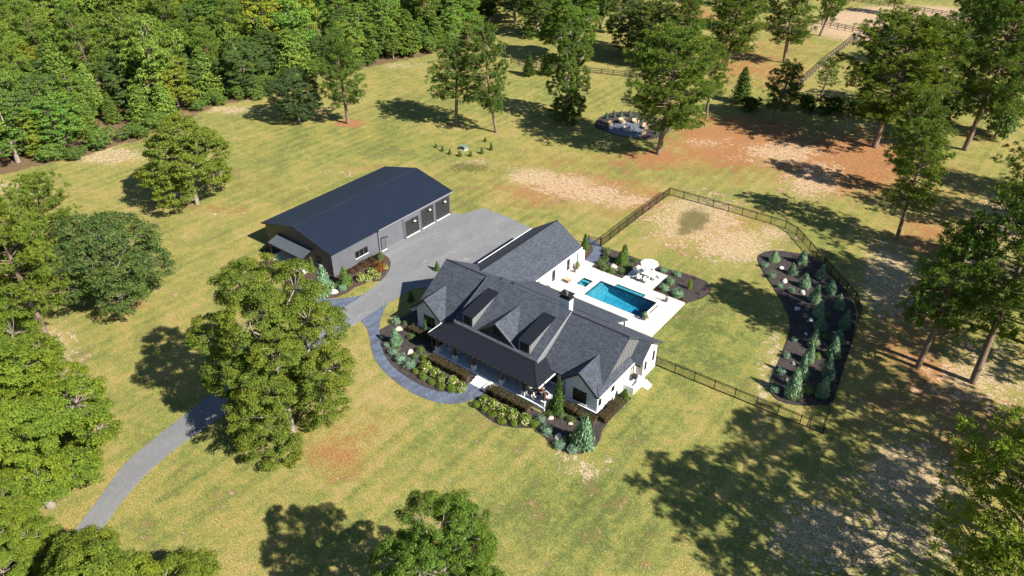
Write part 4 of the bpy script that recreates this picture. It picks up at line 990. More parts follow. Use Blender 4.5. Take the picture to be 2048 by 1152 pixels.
def shade(y, z):
    mb = MB(); n = 12
    mb.tube([(-43.62,y,z+.16),(-43.62,y,z+.12),(-43.62,y,z)], [.05,.10,.22], n)
    return mb
for y, z in ((17.6,2.4),(21.0,2.9),(24.5,2.88)):
    shade(y, z).build('lamp_shade', M['lamp_glass'], B_)
d = box('side_door', -44.199, -44.15, 10.88, 11.78, .03, 2.15, M['door_grey'], B_)
box('door_panel', -44.149, -44.13, 11.0, 11.66, .25, 1.95, M['trim_grey'], d)
box('threshold', -44.15, -43.9, 10.85, 11.8, -.05, .05, M['white_trim'], d)
box('wall_lamp', -44.199, -44.05, 12.05, 12.17, 1.75, 2.05, M['black'], B_)
for k in range(3):
    y0 = 5.9 + .82*k
    window(B_, 'x', -44.2, y0, y0+.7, 1.05, 2.12, 1)
# workshop canopy
cn = slab('canopy_roof', [(-55.75,1.74,3.12),(-48.2,1.74,3.12),(-48.2,-.3,2.5),(-55.75,-.3,2.5)], .07, M['canopy_metal'], B_)
for k in range(31):
    x = -55.7 + 7.45*k/30
    mb = MB(); mb.bar((x,1.72,3.135),(x,-.31,2.515),.05,.06); mb.build('standing_seam', M['canopy_metal'], cn)
mb = MB(); mb.bar((-55.75,-.2,2.34),(-48.2,-.2,2.34),.16,.2); mb.build('beam', M['wood'], cn)
for x in (-55.4, -52.0, -48.6):
    pt = box('post', x-.1, x+.1, -.3, -.1, .6, 2.25, M['wood'], cn)
    box('pier', x-.2, x+.2, -.4, 0.0, -.05, .6, M['pier'], pt)
box('canopy_floor', -55.9, -48.0, -.6, 1.73, -.1, .10, M['deck'], B_)
d = box('front_door', -51.2, -49.4, 1.68, 1.745, .1, 2.3, M['wood'], B_)
window(B_, 'y', 1.75, -47.6, -46.7, 1.1, 2.2, 1, out=-1)

# ------------------------------------------------------------ foliage geometry
def unit(a):
    return a/np.maximum(np.linalg.norm(a, axis=1, keepdims=True), 1e-9)

def cards(P, Nn, L, W, rng, along=None):
    """one kite-shaped leaf (or spray) per point; along = preferred long direction"""
    n = len(P)
    Nn = unit(Nn)
    t = rng.normal(size=(n, 3)) if along is None else along + 0.35*rng.normal(size=(n, 3))
    t = unit(t - (t*Nn).sum(1, keepdims=True)*Nn)
    b = np.cross(Nn, t)
    L = np.broadcast_to(np.asarray(L, float), (n,))[:, None]; W = np.broadcast_to(np.asarray(W, float), (n,))[:, None]
    fold = Nn*L*0.12
    V = np.stack([P - t*L*0.5, P + b*W*0.5 + fold, P + t*L*0.5, P - b*W*0.5 + fold], 1).reshape(-1, 3)
    F = np.arange(n*4).reshape(n, 4)
    return V, F

def join(parts):
    V = []; F = []; k = 0
    for v, f in parts:
        V.append(v); F.append(f + k); k += len(v)
    return np.concatenate(V), np.concatenate(F)

def rand_dirs(rng, n):
    return unit(rng.normal(size=(n, 3)))

def trunk_mesh(name, pts, rads, limbs, seg=8):
    mb = MB()
    mb.tube(pts, rads, seg)
    for (p, r) in limbs: mb.tube(p, r, 5)
    me = bpy.data.meshes.new(name)
    me.from_pydata(mb.v, [], mb.f)
    for p in me.polygons: p.use_smooth = True
    me.update()
    return me

def broad_tree(seed, h, r, base, ncl, nleaf, leaf, prof='egg', rc=(0.15, 0.24), bark='bark_grey', leafmat='leaf_gum', lobes=12, lob_r=(.30, .46), low=0):
    """hardwood: the crown is built of big lobes on main limbs, each lobe carries clumps of leaves"""
    rng = np.random.default_rng(seed)
    zc = base + (h-base)*0.5; hz = (h-base)*0.5
    LB = []
    for i in range(lobes):
        f = (i+.5)/lobes
        zz = -0.72 + 1.44*f + rng.normal()*.08
        k = {'egg': 1.0 - 0.35*zz, 'round': 1.0, 'tall': 1.0 - 0.12*zz, 'cone': 1.0 - 0.7*max(zz, -0.2)}[prof]
        th = i*2.39996 + rng.normal()*.4
        lr = r*rng.uniform(*lob_r)
        R0 = max(0.0, math.sqrt(max(0.02, 1-zz*zz))*r*k*rng.uniform(.72, 1.10) - lr*.75)
        LB.append((np.array([R0*math.cos(th), R0*math.sin(th), zc+zz*(hz-lr*.45)]), lr))
    for i in range(low):
        th = i*6.283/max(1, low) + rng.normal()*.25
        LB.append((np.array([r*.5*math.cos(th), r*.5*math.sin(th), r*rng.uniform(.16, .30)]), r*rng.uniform(.26, .36)))
    LB.append((np.array([0, 0, h-r*.36]), r*.36)); LB.append((np.array([0, 0, zc]), r*.45))
    LP = np.array([p for p, _ in LB]); LR = np.array([q for _, q in LB])
    C = []; tries = 0
    while len(C) < ncl and tries < ncl*30:
        tries += 1
        i = rng.integers(len(LB)); d = rand_dirs(rng, 1)[0]
        if d[2] < -.35 and rng.random() < .6: d[2] = -d[2]
        p = LP[i] + d*LR[i]*rng.uniform(.80, 1.05)*np.array([1, 1, .9])
        if p[2] < base*.4+.3: continue
        if (np.linalg.norm(LP-p, axis=1) < LR*.70).any(): continue
        cr = r*rng.uniform(*rc)
        if C and (np.linalg.norm((np.array([q for q, _ in C])-p)*np.array([1, 1, 1.2]), axis=1) < .62*(cr+np.array([q for _, q in C]))).any(): continue
        C.append((p, cr))
    parts = []
    for p, cr in C:
        m = int(nleaf*(cr/(r*sum(rc)/2))**2)
        d = rand_dirs(rng, m)
        d[:, 2] = np.where(d[:, 2] < -0.3, -d[:, 2]*0.8, d[:, 2])
        rad = cr*rng.uniform(0.35, 1.15, (m, 1))**0.75
        pts = p + d*rad*np.array([1.15, 1.15, 0.70])
        out = unit(np.array([p*np.array([1,1,0]) + np.array([0,0,p[2]-zc])*0.7]))[0]
        nn = d*0.8 + out*0.3 + np.array([0, 0, 0.30]) + rng.normal(size=(m, 3))*0.55
        sz = leaf*rng.uniform(0.5, 1.35, m)
        parts.append(cards(pts, nn, sz, sz*0.55, rng))
    V, F = join(parts)
    crown = fast_mesh('crown', V, F)
    crown.materials.append(M[leafmat])
    bend = rng.normal(size=2)*0.25
    tp = [(0,0,-0.4),(0,0,0.3),(bend[0]*.4,bend[1]*.4,h*.25),(bend[0],bend[1],h*.5),(bend[0]*1.4,bend[1]*1.2,h*.86)]
    tr = [h*.026+.12, h*.020+.06, h*.016+.04, h*.011, .04]
    limbs = []
    for p, lr in LB[:lobes]:
        z0 = min(max(base*0.7 + 0.5, p[2]-np.hypot(p[0], p[1])*0.9), h*.75)
        f = z0/h
        q0 = np.array([bend[0]*f*1.5, bend[1]*f*1.5, z0])
        mid = (q0+p)/2 + np.array([0, 0, -0.3]) + rng.normal(size=3)*0.3
        limbs.append(([tuple(q0), tuple(mid), tuple(p)], [h*.008+.03, h*.006, .05]))
    for p, cr in C[::4]:
        i = int(np.argmin(np.linalg.norm(LP-p, axis=1)))
        mid = (LP[i]+p)/2 + rng.normal(size=3)*.15
        limbs.append(([tuple(LP[i]), tuple(mid), tuple(p)], [.06, .04, .02]))
    tk = trunk_mesh('trunk', tp, tr, limbs)
    tk.materials.append(M[bark])
    return tk, crown, h, r

def pine_tree(seed, h, r, cb, nb, tuft=26, nl=0.42, mat='needle_pine', top=0.55, dens=1.0):
    """pine: bare trunk, irregular whorled branches, needle tufts at the twig ends"""
    rng = np.random.default_rng(seed)
    bend = rng.normal(size=2)*0.6
    def axis(z): return np.array([bend[0]*math.sin(z/h*2.2), bend[1]*math.sin(z/h*1.7), z])
    T = []; D = []; limbs = []
    for i in range(nb):
        f = (i+rng.uniform(0, 1))/nb
        z = h*(cb + (0.985-cb)*f)
        prof = math.sin(math.pi*min(1, (0.16+0.84*f)**(0.75)))**0.55 if f < 0.97 else 0.3
        prof = max(0.20, (1-((f-0.38)/0.70)**2)**.75 if abs(f-.38) < .70 else .2) if f > 0.38 else 0.72 + 0.28*f/0.38
        L = r*prof*rng.uniform(0.55, 1.08)
        th = i*2.39996 + rng.normal()*0.5
        up = 0.05 + 0.55*f + rng.normal()*0.12
        d = np.array([math.cos(th), math.sin(th), up]); d /= np.linalg.norm(d)
        a = axis(z)
        b = a + d*L*0.55 + np.array([0, 0, -0.05*L]); e = a + d*L + np.array([0, 0, 0.06*L])
        limbs.append(([tuple(a), tuple(b), tuple(e)], [0.03+0.012*L, 0.02+0.006*L, 0.02]))
        side = np.array([-d[1], d[0], 0.0])
        nt_ = int(dens*(2.5 + L*1.3))
        for k in range(nt_):
            s = rng.uniform(0.32, 1.0)**0.8
            base = a + d*L*s + np.array([0, 0, (-0.09*L if s < .6 else 0.05*L*(s-.5))])
            off = side*rng.normal()*L*0.26*(1.15-0.5*s) + np.array([0, 0, abs(rng.normal())*0.35])
            c = base + off
            for q in range(rng.integers(2, 5)):
                T.append(c + rng.normal(size=3)*np.array([.26, .26, .16])); D.append(d*0.6 + np.array([0, 0, 0.8]) + rng.normal(size=3)*0.25)
            if rng.random() < 0.25: limbs.append(([tuple(base), tuple(c)], [0.025, 0.015]))
    T = np.array(T); D = unit(np.array(D))
    m = len(T)
    dirs = unit(np.repeat(D, tuft, 0)*0.75 + rand_dirs(rng, m*tuft))
    Ls = nl*rng.uniform(0.7, 1.15, m*tuft)
    P = np.repeat(T, tuft, 0) + dirs*(Ls*0.5)[:, None]
    nn = np.cross(dirs, rand_dirs(rng, m*tuft)) + 0.25*np.array([0, 0, 1])
    Nn = unit(nn)
    t = unit(dirs - (dirs*Nn).sum(1, keepdims=True)*Nn)
    b = np.cross(Nn, t)
    W = (nl*0.17)*rng.uniform(0.7, 1.3, m*tuft)[:, None]
    Lc = Ls[:, None]
    V = np.stack([P - t*Lc*0.5, P + b*W*0.5 + t*Lc*0.1, P + t*Lc*0.5, P - b*W*0.5 + t*Lc*0.1], 1).reshape(-1, 3)
    # needles of one tuft share their random tint: keep them as their own islands
    F = np.arange(m*tuft*4).reshape(-1, 4)
    crown = fast_mesh('crown', V, F)
    crown.materials.append(M[mat])
    zs = [-.4, .25, h*.3, h*.6, h*.85, h*.985]
    tk = trunk_mesh('trunk', [tuple(axis(max(z, 0)) + np.array([0,0,min(z,0)])) for z in zs], [h*.021+.10, h*.0165+.05, h*.0135+.04, h*.010+.02, h*.005, .03], limbs)
    tk.materials.append(M['bark'])
    return tk, crown, h, r

def young_pine(seed, h, r, n, leaf, mat='needle_young'):
    """young conifer, leafed to the ground"""
    rng = np.random.default_rng(seed)
    parts = []; limbs = []
    nb = int(n/55)
    for i in range(nb):
        f = (i+rng.random())/nb
        z = h*(0.04+0.95*f)
        L = r*(1-f)**0.75*rng.uniform(0.7, 1.1) + 0.12
        th = i*2.39996
        d = np.array([math.cos(th), math.sin(th), 0.25+0.5*f]); d /= np.linalg.norm(d)
        m = int(25 + 60*(L/r))
        s = rng.uniform(0.15, 1.05, (m, 1))
        pts = np.array([0, 0, z]) + d*L*s + rng.normal(size=(m, 3))*np.array([.22, .22, .16])*(0.5+L*0.35)
        nn = rng.normal(size=(m, 3))*0.6 + np.array([0, 0, 0.8]) + d*0.4
        parts.append(cards(pts, nn, leaf*rng.uniform(.7, 1.3, m), leaf*0.38, rng, along=np.broadcast_to(d+np.array([0,0,.4]), (m, 3))))
        if i % 3 == 0: limbs.append(([(0,0,z), tuple(np.array([0,0,z])+d*L*.9)], [.03,.012]))
    V, F = join(parts)
    crown = fast_mesh('crown', V, F); crown.materials.append(M[mat])
    tk = trunk_mesh('trunk', [(0,0,-.3),(0,0,.2),(0,0,h*.5),(0,0,h*.95)], [h*.016+.06,h*.014+.03,h*.009,.02], limbs, 7)
    tk.materials.append(M['bark'])
    return tk, crown, h, r

KIND = {
    'pine':  [pine_tree(11, 22, 7.6, .25, 118, tuft=17, nl=.46, dens=1.6), pine_tree(12, 20, 6.0, .34, 70, tuft=17, nl=.48, dens=1.2), pine_tree(13, 19, 5.4, .22, 76, tuft=17, nl=.48, dens=1.2), pine_tree(14, 22, 6.2, .36, 56, tuft=17, nl=.50, dens=.95)],
    'gum':   [broad_tree(21, 22, 7.6, -1.2, 880, 210, .20, 'tall', (.05,.09), lobes=24, lob_r=(.22,.38), low=6), broad_tree(22, 19, 7.0, .3, 760, 210, .20, 'egg', (.05,.095), lobes=20, lob_r=(.20,.38))],
    'oak':   [broad_tree(31, 13.5, 7.0, .5, 420, 110, .28, 'round', (.07,.125), leafmat='leaf_oak', lobes=16, lob_r=(.32,.46)), broad_tree(32, 15.5, 6.8, .5, 420, 95, .32, 'egg', (.07,.12), leafmat='leaf_oak', lobes=15, lob_r=(.28,.42))],
    'wood':  [broad_tree(41, 14, 5.0, .6, 230, 62, .38, 'egg', (.08,.16), lobes=12), broad_tree(42, 16, 5.6, 1.0, 250, 62, .38, 'round', (.08,.15), lobes=13), broad_tree(43, 13, 4.6, .3, 220, 62, .36, 'tall', (.08,.16), lobes=12), broad_tree(44, 17, 4.4, 1.5, 230, 60, .34, 'tall', (.08,.15), lobes=14, lob_r=(.26,.42)), broad_tree(45, 12, 5.4, .3, 240, 62, .36, 'round', (.08,.15), lobes=13, lob_r=(.26,.40))],
    'young': [young_pine(51, 10, 3.2, 6000, .60), young_pine(52, 8, 2.3, 4500, .50)],
    'shrub': [broad_tree(61, 4.2, 3.0, .0, 90, 60, .32, 'round', (.14,.22), leafmat='leaf_oak', lobes=7, lob_r=(.36,.5))],
}

TREE_NAME = {'pine': 'pine_tree', 'gum': 'broadleaf_tree', 'oak': 'oak_tree', 'wood': 'broadleaf_tree', 'young': 'young_pine', 'shrub': 'wild_shrub'}
def plant_tree(kind, x, y, h, r, label, rot=0.0, var=None, tint=(1, 1, 1), group=None, cat='tree', lean=(0, 0)):
    v = KIND[kind][(var if var is not None else 0) % len(KIND[kind])]
    tk, cr, h0, r0 = v
    root = empty(TREE_NAME[kind], (x, y, 0), label, cat, group)
    root.rotation_euler = (lean[0], lean[1], rot)
    root.scale = (r/r0, r/r0, h/h0)
    a = bpy.data.objects.new('trunk', tk); COL.objects.link(a); a.parent = root
    b = bpy.data.objects.new('crown', cr); COL.objects.link(b); b.parent = root
    b.color = (*tint, 1)
    return root

# ------------------------------------------------------------ named trees
TL = [
 ('tall round-crowned pine standing on the orange needle bed', 0, (1.08,1.05,.85)),
 ('tallest pine at the upper right edge, trunk leaning right', 0, (.95,1.0,1.0)),
 ('large pine with bare trunk beside the fire pit garden', 0, (1.0,1.05,.9)),
 ('narrow leafy tree with a bare dark trunk, left of the fire pit', 0, (.72,.85,.9)),
 ('slim pine just behind the ring of small cypresses', 2, (.85,.95,1.0)),
 ('spreading open pine left of the slim pine behind the workshop', 1, (.85,.95,1.0)),
 ('pine with red needles at its foot before the forest edge', 2, (.9,1.0,1.0)),
 ('slender pine with long bare trunk right of the pool fence', 1, (1.05,1.05,.9)),
 ('pine whose crown rises just behind the slender pine', 2, (.95,1.0,.95)),
 ('leaning pine with bare lower trunk on sand at the left edge', 1, (1.2,1.15,.9)),
 ('shaded pine nearest the right side of the pool fence', 1, (.85,.95,.9)),
 ('thick-trunked pine at the right edge below the shaded pine', 1, (.95,1.0,.9)),
 ('big yellow-green tree overhanging the driveway in front of the workshop', 0, (1.02,1.0,.95)),
 ('wide dark green round oak on the lawn at the left', 0, (1.15,1.15,1.1)),
 ('oak standing alone between the forest and the workshop', 1, (1.85,1.6,.85)),
 ('bluish dark oak at the forest edge behind the workshop', 0, (.85,.92,1.05)),
 ('small pointed pine between the big pines beyond the fire pit', 0, (.8,.85,.8)),
 ('bushy dark pine left of the orange needle bed', 2, (.8,.92,1.0)),
 ('thin-trunked pine with a red ring of needles at its foot', 1, (.95,1.0,.9)),
 ('dense pine near the sandy arena at the top', 2, (.9,.97,.95)),
 ('wide pine at the top, left of the dense arena pine', 0, (1.0,1.02,.9)),
 ('bright green broadleaf tree beyond the rail fence at the top', 1, (.85,1.05,.9)),
 ('greyish thin-leaved oak at the top behind the fire pit pine', 1, (1.3,1.15,.9)),
 ('left one of two small pines on the rail fence', 1, (.55,.62,.6)),
 ('right one of two small pines on the rail fence', 0, (.55,.62,.6)),
 ('pine behind the wide round oak at the left', 1, (1.15,1.12,.9)),
 ('pine cut by the left edge behind the leaning pine', 2, (1.2,1.15,.9)),
 ('pale grey-green shrubby tree beneath the tallest pine', 0, (1.3,1.35,1.3)),
 ('pine cut by the upper right corner', 1, (.9,.97,.95)),
 ('pine standing in front of the sandy arena', 1, (.8,.9,.9)),
 ('low conifer on the near edge of the sandy arena', 0, (.7,.8,.8)),
 ('pine in the pasture at the top centre', 2, (.85,.95,.9)),
 ('dark oak casting shade on the pasture at the top', 1, (.9,.9,.8)),
 ('oak beside the end of the forest at the top', 0, (.9,.9,.8)),
 ('oak behind the bright green tree at the top', 1, (1.1,1.0,.8)),
 ('pine at the top, behind the greyish oak', 1, (.85,.95,.9)),
 ('narrow pine left of the sandy arena', 2, (.8,.9,.9)),
 ('leftmost wild shrub of the dark row under the pines', 0, (.6,.7,.6)),
 ('second wild shrub from the left in the dark row', 0, (.65,.75,.6)),
 ('third wild shrub from the left in the dark row', 0, (.6,.7,.6)),
 ('rightmost wild shrub of the dark row, behind the needle bed', 0, (.65,.7,.6)),
 ('low wild shrub at the foot of the small pointed pine', 0, (.7,.75,.55)),
 ('loose shrub left of the tallest pine trunk', 0, (.8,.9,.7)),
 ('pine right of the sandy arena at the top', 0, (.85,.95,.9)),
 ('loose pine at the corner of the diagonal rail fence', 3, (.8,.9,.85)),
 ('leafy tree in the pasture right of the bright green tree', 1, (.8,.95,.9)),
 ('pine right behind the fire pit pine', 2, (.95,1.0,.9)),
 ('grey-green oak left of the greyish thin-leaved oak', 0, (1.15,1.05,.85)),
 ('pine at the top, left of the dense arena pine row', 1, (.95,1.0,.9)),
 ('pine beyond the sandy arena at the top', 2, (.85,.95,.9)),
 ('leafy tree left of the bright green tree at the top', 0, (.75,.9,.85)),
 ('pine behind the round-crowned pine at the upper right', 2, (.9,.97,.9)),
 ('pine between the two tallest pines and the right edge', 0, (.9,.97,.9)),
 ('pine between the round-crowned pine and the tallest pine', 1, (.95,1.0,.9)),
 ('pine cut by the right edge above the thick-trunked pine', 3, (.95,1.0,.9)),
 ('pine cut by the right edge behind the thick-trunked pine', 3, (.95,1.0,.9)),
 ('shorter pine near the right edge beside the sand', 3, (1.05,1.05,.9)),
 ('leafy tree filling the left edge in front of the round oak', 1, (1.0,1.0,.95)),
 ('pine at the top, left of the sandy arena', 1, (.85,.95,.9)),
 ('pine at the very top right of centre', 2, (.85,.95,.9)),
]
rt = random.Random(5)
for (k, x, y, h, r), (lab, var, tint) in zip(TREES_PX, TL):
    lean = (0, 0)
    if 'leaning right' in lab: lean = (0.0, R_(2.5))
    plant_tree(k, x, y, h, r, lab, rt.uniform(0, 6.28), var, tint, cat='shrub' if k == 'shrub' else 'tree', lean=lean)
for k, x, y, h, r, var, tint, lab in (
    ('gum', 5.6, -29.5, 18.3, 5.0, 0, (.8,.98,.95), 'leafy tree cut by the bottom edge at the centre'),
    ('gum', -13.8, -45.0, 12.6, 7.0, 1, (1.12,1.1,.9), 'yellow-green tree cut by the bottom left corner'),
    ('gum', -5.6, -44.6, 14.0, 5.6, 0, (1.1,1.08,.9), 'lower tree beside the bottom left corner tree'),
    ('gum', -28.0, -47.5, 12.0, 5.2, 0, (1.1,1.12,.9), 'low tree between the two lower left trees at the frame corner'),
    ('gum', -34.6, -41.6, 18.5, 7.4, 1, (1.12,1.18,.9), 'spreading bright green tree at the lower left edge'),
    ('gum', -42.5, -39.0, 17.0, 6.0, 0, (1.1,1.15,.9), 'bright green tree mostly cut off by the left edge'),
    ('pine', 37.4, -3.8, 21.5, 7.8, 1, (1.5,1.35,.95), 'near pine with yellow-green tufts in the bottom right corner'),
    ('pine', 40.5, 2.5, 22.0, 6.5, 3, (1.25,1.2,.95), 'pine at the right edge behind the near corner pine'),
    ('pine', 46.0, 9.0, 25.0, 7.0, 1, (1,1,1), 'pine standing just outside the lower right edge'),
    ('pine', 45.5, 18.5, 24.0, 6.6, 1, (1,1,1), 'second pine outside the lower right edge'),
    ('pine', 50.5, 25.0, 25.0, 6.8, 1, (1,1,1), 'third pine outside the right edge'),
    ('pine', 43.5, 38.0, 24.0, 6.4, 1, (1,1,1), 'fourth pine outside the right edge'),
    ('pine', 37.5, 48.0, 23.0, 6.2, 0, (.95,1,.95), 'pine reaching into the right edge beside the sand'),
    ('pine', 44.0, 58.0, 24.0, 6.8, 1, (1,1,1), 'fifth pine outside the right edge'),
    ('pine', 40.0, 76.0, 24.0, 6.8, 2, (1,1,1), 'sixth pine outside the right edge'),
    ('pine', 47.0, 90.0, 24.0, 6.8, 0, (1,1,1), 'seventh pine outside the right edge'),
):
    plant_tree(k, x, y, h, r, lab, rt.uniform(0, 6.28), var, tint)

# ------------------------------------------------------------ the forest behind the workshop
def edge_dist(poly, x, y, skip):
    best = 1e9
    for i in range(len(poly)):
        if i in skip: continue
        x0, y0 = poly[i]; x1, y1 = poly[(i+1) % len(poly)]
        dx, dy = x1-x0, y1-y0
        t = max(0, min(1, ((x-x0)*dx+(y-y0)*dy)/(dx*dx+dy*dy)))
        best = min(best, math.hypot(x-x0-t*dx, y-y0-t*dy))
    return best
rf = random.Random(77)
fx = [p[0] for p in FOREST]; fy = [p[1] for p in FOREST]
placed = []
LABF = {'wood0': 'yellow-green broadleaf tree ', 'wood1': 'olive broadleaf tree ', 'oak': 'dark oak ', 'young': 'bright green young pine ', 'pine': 'mature pine ', 'shrub': 'low shrub '}
tries = 0
while tries < 9000 and len(placed) < 292:
    tries += 1
    x = rf.uniform(min(fx), max(fx)); y = rf.uniform(min(fy), max(fy))
    if not poly_mask(FOREST, np.array([x]), np.array([y]))[0]: continue
    ed = edge_dist(FOREST, x, y, (11, 12, 13, 14, 15))
    md = 3.6 if ed < 7 else (6.0 if ed < 40 else 7.8)
    if any((x-a)**2+(y-b)**2 < md*md for a, b in placed): continue
    # a sparse clearing where the sand track shows
    if 0.0 < edge_dist([(-150, 85), (-134, 112)], x, y, ()) < 9 and rf.random() < .8: continue
    placed.append((x, y))
    hor = ['left part', 'middle', 'right part'][0 if x+y < -88 else (1 if x+y < -35 else 2)]
    zone = ('at the front edge, %s of the forest' if ed < 12 else ('in the second rows, %s of the forest' if ed < 40 else 'far back, %s of the forest')) % hor
    u = rf.random()*(1.0 if ed > 6 else .8)
    g = rf.uniform(1.05, 1.7)
    if ed < 2.6:
        plant_tree('shrub', x, y, rf.uniform(2.2, 4.2), rf.uniform(1.8, 2.8), LABF['shrub']+zone, rf.uniform(0, 6.28), 0, (1.1*g, 1.15*g, .8*g), 'forest behind the workshop', 'shrub')
    elif u < .12:
        s = rf.uniform(.55, 1.0)
        plant_tree('oak', x, y, 13*s, 6*s, LABF['oak']+zone, rf.uniform(0, 6.28), rf.randrange(2), (.95*g, 1.0*g, .9*g), 'forest behind the workshop')
    elif u < .50:
        s = rf.uniform(.65, 1.45) * (0.75 if ed < 8 else 1)
        yel = rf.random() < .22
        tint = (1.15*g, 1.0*g, .8*g) if yel else (rf.uniform(.66, .95)*g, .92*g, .95*g)
        plant_tree('wood', x, y, 13.5*s*rf.uniform(.9, 1.15), 5.2*s, LABF['wood0' if yel else 'wood1']+zone, rf.uniform(0, 6.28), rf.randrange(5), tint, 'forest behind the workshop')
    elif u < .80:
        s = rf.uniform(.6, 1.5)
        plant_tree('young', x, y, 9.0*s*(1.15 if ed > 8 else .9), 3.0*s, LABF['young']+zone, rf.uniform(0, 6.28), rf.randrange(2), (.95*g, 1.0*g, .85*g), 'forest behind the workshop')
    else:
        s = rf.uniform(.7, 1.25)
        plant_tree('pine', x, y, 17*s, 5.0*s, LABF['pine']+zone, rf.uniform(0, 6.28), rf.randrange(3), (.95*g, 1.0*g, .9*g), 'forest behind the workshop')

# ------------------------------------------------------------ garden plants
def shell_cards(seed, n, fr, leaf, aspect=.7, jit=.12, upn=.2, along_out=False, deep=.75):
    """leaves over a surface of revolution: fr(t) = radius at height t, unit height"""
    rng = np.random.default_rng(seed)
    t = rng.uniform(0, 1, n*3)
    w = np.array([fr(v) for v in t]) + .05
    keep = rng.uniform(0, w.max(), n*3) < w
    t = t[keep][:n]; n = len(t)
    th = rng.uniform(0, 6.283, n)
    rad = np.array([fr(v) for v in t])*rng.uniform(deep, 1.05, n)
    rad *= 1 + .10*np.sin(3*th+7*t+seed) + .07*np.sin(7*th-11*t)
    P = np.stack([rad*np.cos(th), rad*np.sin(th), t], 1) + rng.normal(size=(n, 3))*jit*np.array([1, 1, .5])*leaf*2
    o = np.stack([np.cos(th), np.sin(th), np.full(n, upn)], 1)
    nn = o + rng.normal(size=(n, 3))*.55
    al = None
    if along_out: al = np.stack([np.cos(th)*.55, np.sin(th)*.55, np.full(n, .8)], 1)
    sz = leaf*rng.uniform(.6, 1.3, n)
    return cards(P, nn, sz, sz*aspect, rng, along=al)

def pmesh(name, parts, mat):
    V, F = join(parts)
    me = fast_mesh(name, V, F); me.materials.append(M[mat])
    return me

def teardrop(t): return max(0.0, (1-t)**.75*min(1, .62+t*2.6))
def cone(t): return max(0.0, (1-t)**.9*min(1, .75+t*2))
def dome(t): return math.sqrt(max(0, 1-(abs(t-.42)/.58)**2)) if t > .42 else math.sqrt(max(0, 1-((.42-t)/.60)**2))
def tuftf(t): return .25+.75*t
def column_(t): return max(0.0, min(1, .7+t)*(1-t**3))

PM = {
 'spruce': [pmesh('foliage', [shell_cards(s, 2600, teardrop, .17, .42, .25, .35, True, .55)], 'needle_blue') for s in (1, 2, 3)],
 'cedar':  [pmesh('foliage', [shell_cards(s, 2400, cone, .17, .42, .3, .35, True, .5)], 'needle_cedar') for s in (4, 5)],
 'ball':   [pmesh('foliage', [shell_cards(s, 700, dome, .17, .75, .1, .3, False, .8)], 'leaf_box') for s in (6, 7)],
 'silver': [pmesh('foliage', [shell_cards(s, 420, tuftf, .42, .20, .2, .5, True, .3), shell_cards(s+40, 300, dome, .36, .22, .2, .5, True, .5)], 'needle_blue') for s in (8, 9)],
 'green':  [pmesh('foliage', [shell_cards(s, 520, dome, .24, .5, .3, .4, False, .5)], 'leaf_shrub') for s in (10, 11)],
 'hyd':    [pmesh('foliage', [shell_cards(s, 620, dome, .24, .65, .2, .3, False, .6)], 'leaf_box') for s in (12, 13)],
 'flower': [pmesh('flowers', [shell_cards(s, 170, dome, .20, .9, .1, .5, False, 1.0)], 'petal') for s in (14, 15)],
 'brown':  [pmesh('foliage', [shell_cards(s, 560, dome, .22, .7, .2, .3, False, .7)], 'leaf_brown') for s in (16, 17)],
 'orange': [pmesh('foliage', [shell_cards(18, 800, dome, .20, .6, .3, .4, False, .5)], 'leaf_orange')],
 'red':    [pmesh('foliage', [shell_cards(19, 260, dome, .28, .6, .3, .3, False, .5)], 'leaf_red')],
 'twig':   [pmesh('foliage', [shell_cards(20, 130, tuftf, .34, .22, .3, .5, True, .2)], 'leaf_brown')],
 'gold':   [pmesh('foliage', [shell_cards(22, 1500, column_, .13, .5, .3, .3, True, .6)], 'leaf_box')],
}
PNAME = {'spruce': 'blue_spruce', 'cedar': 'green_cedar', 'ball': 'boxwood_ball', 'silver': 'silver_juniper', 'green': 'green_shrub', 'hyd': 'hydrangea', 'brown': 'brown_shrub', 'orange': 'orange_shrub', 'red': 'red_shrub', 'twig': 'thin_shrub', 'gold': 'golden_cypress'}
ORD = ['first','second','third','fourth','fifth','sixth','seventh','eighth','ninth','tenth','eleventh','twelfth']
rp = random.Random(9)
def stem_for(kind, root, hh):
    mb = MB(); mb.tube([(0,0,-.1),(0,0,.5)], .05, 6)
    me = bpy.data.meshes.new('stem'); me.from_pydata(mb.v, [], mb.f); me.materials.append(M['bark']); return me
STEM = stem_for('x', None, 1)
def plant(kind, x, y, h, r, label, group=None, tint=(1, 1, 1), var=None, z=0.07):
    root = empty(PNAME[kind], (x, y, z), label, 'shrub', group)
    root.rotation_euler = (rp.gauss(0, .05), rp.gauss(0, .05), rp.uniform(0, 6.28))
    root.scale = (r*rp.uniform(.85, 1.18), r*rp.uniform(.85, 1.18), h*rp.uniform(.88, 1.12))
    lst = PM[kind]
    o = bpy.data.objects.new('foliage', lst[(var if var is not None else rp.randrange(9)) % len(lst)]); COL.objects.link(o); o.parent = root
    g = rp.uniform(.88, 1.12)
    o.color = (tint[0]*g, tint[1]*g, tint[2]*g, 1)
    s = bpy.data.objects.new('stem', STEM); COL.objects.link(s); s.parent = root
    if kind == 'hyd':
        f = bpy.data.objects.new('flowers', PM['flower'][rp.randrange(2)]); COL.objects.link(f); f.parent = root
        f.color = (g, g, g*.9, 1); f['kind'] = 'stuff'
    return root
def row(kind, lst, fmt, group, hs=1.0, rs=1.0, hfromr=None, tint=(1,1,1)):
    for i, (x, y, h, r) in enumerate(lst):
        hh = hfromr*r if hfromr else h*hs
        lab = fmt % ORD[i] if '%s' in fmt else fmt
        plant(kind, x, y + (0.0 if not hfromr else .25*r), hh, r*rs, lab, group if len(lst) > 1 else None, tint)
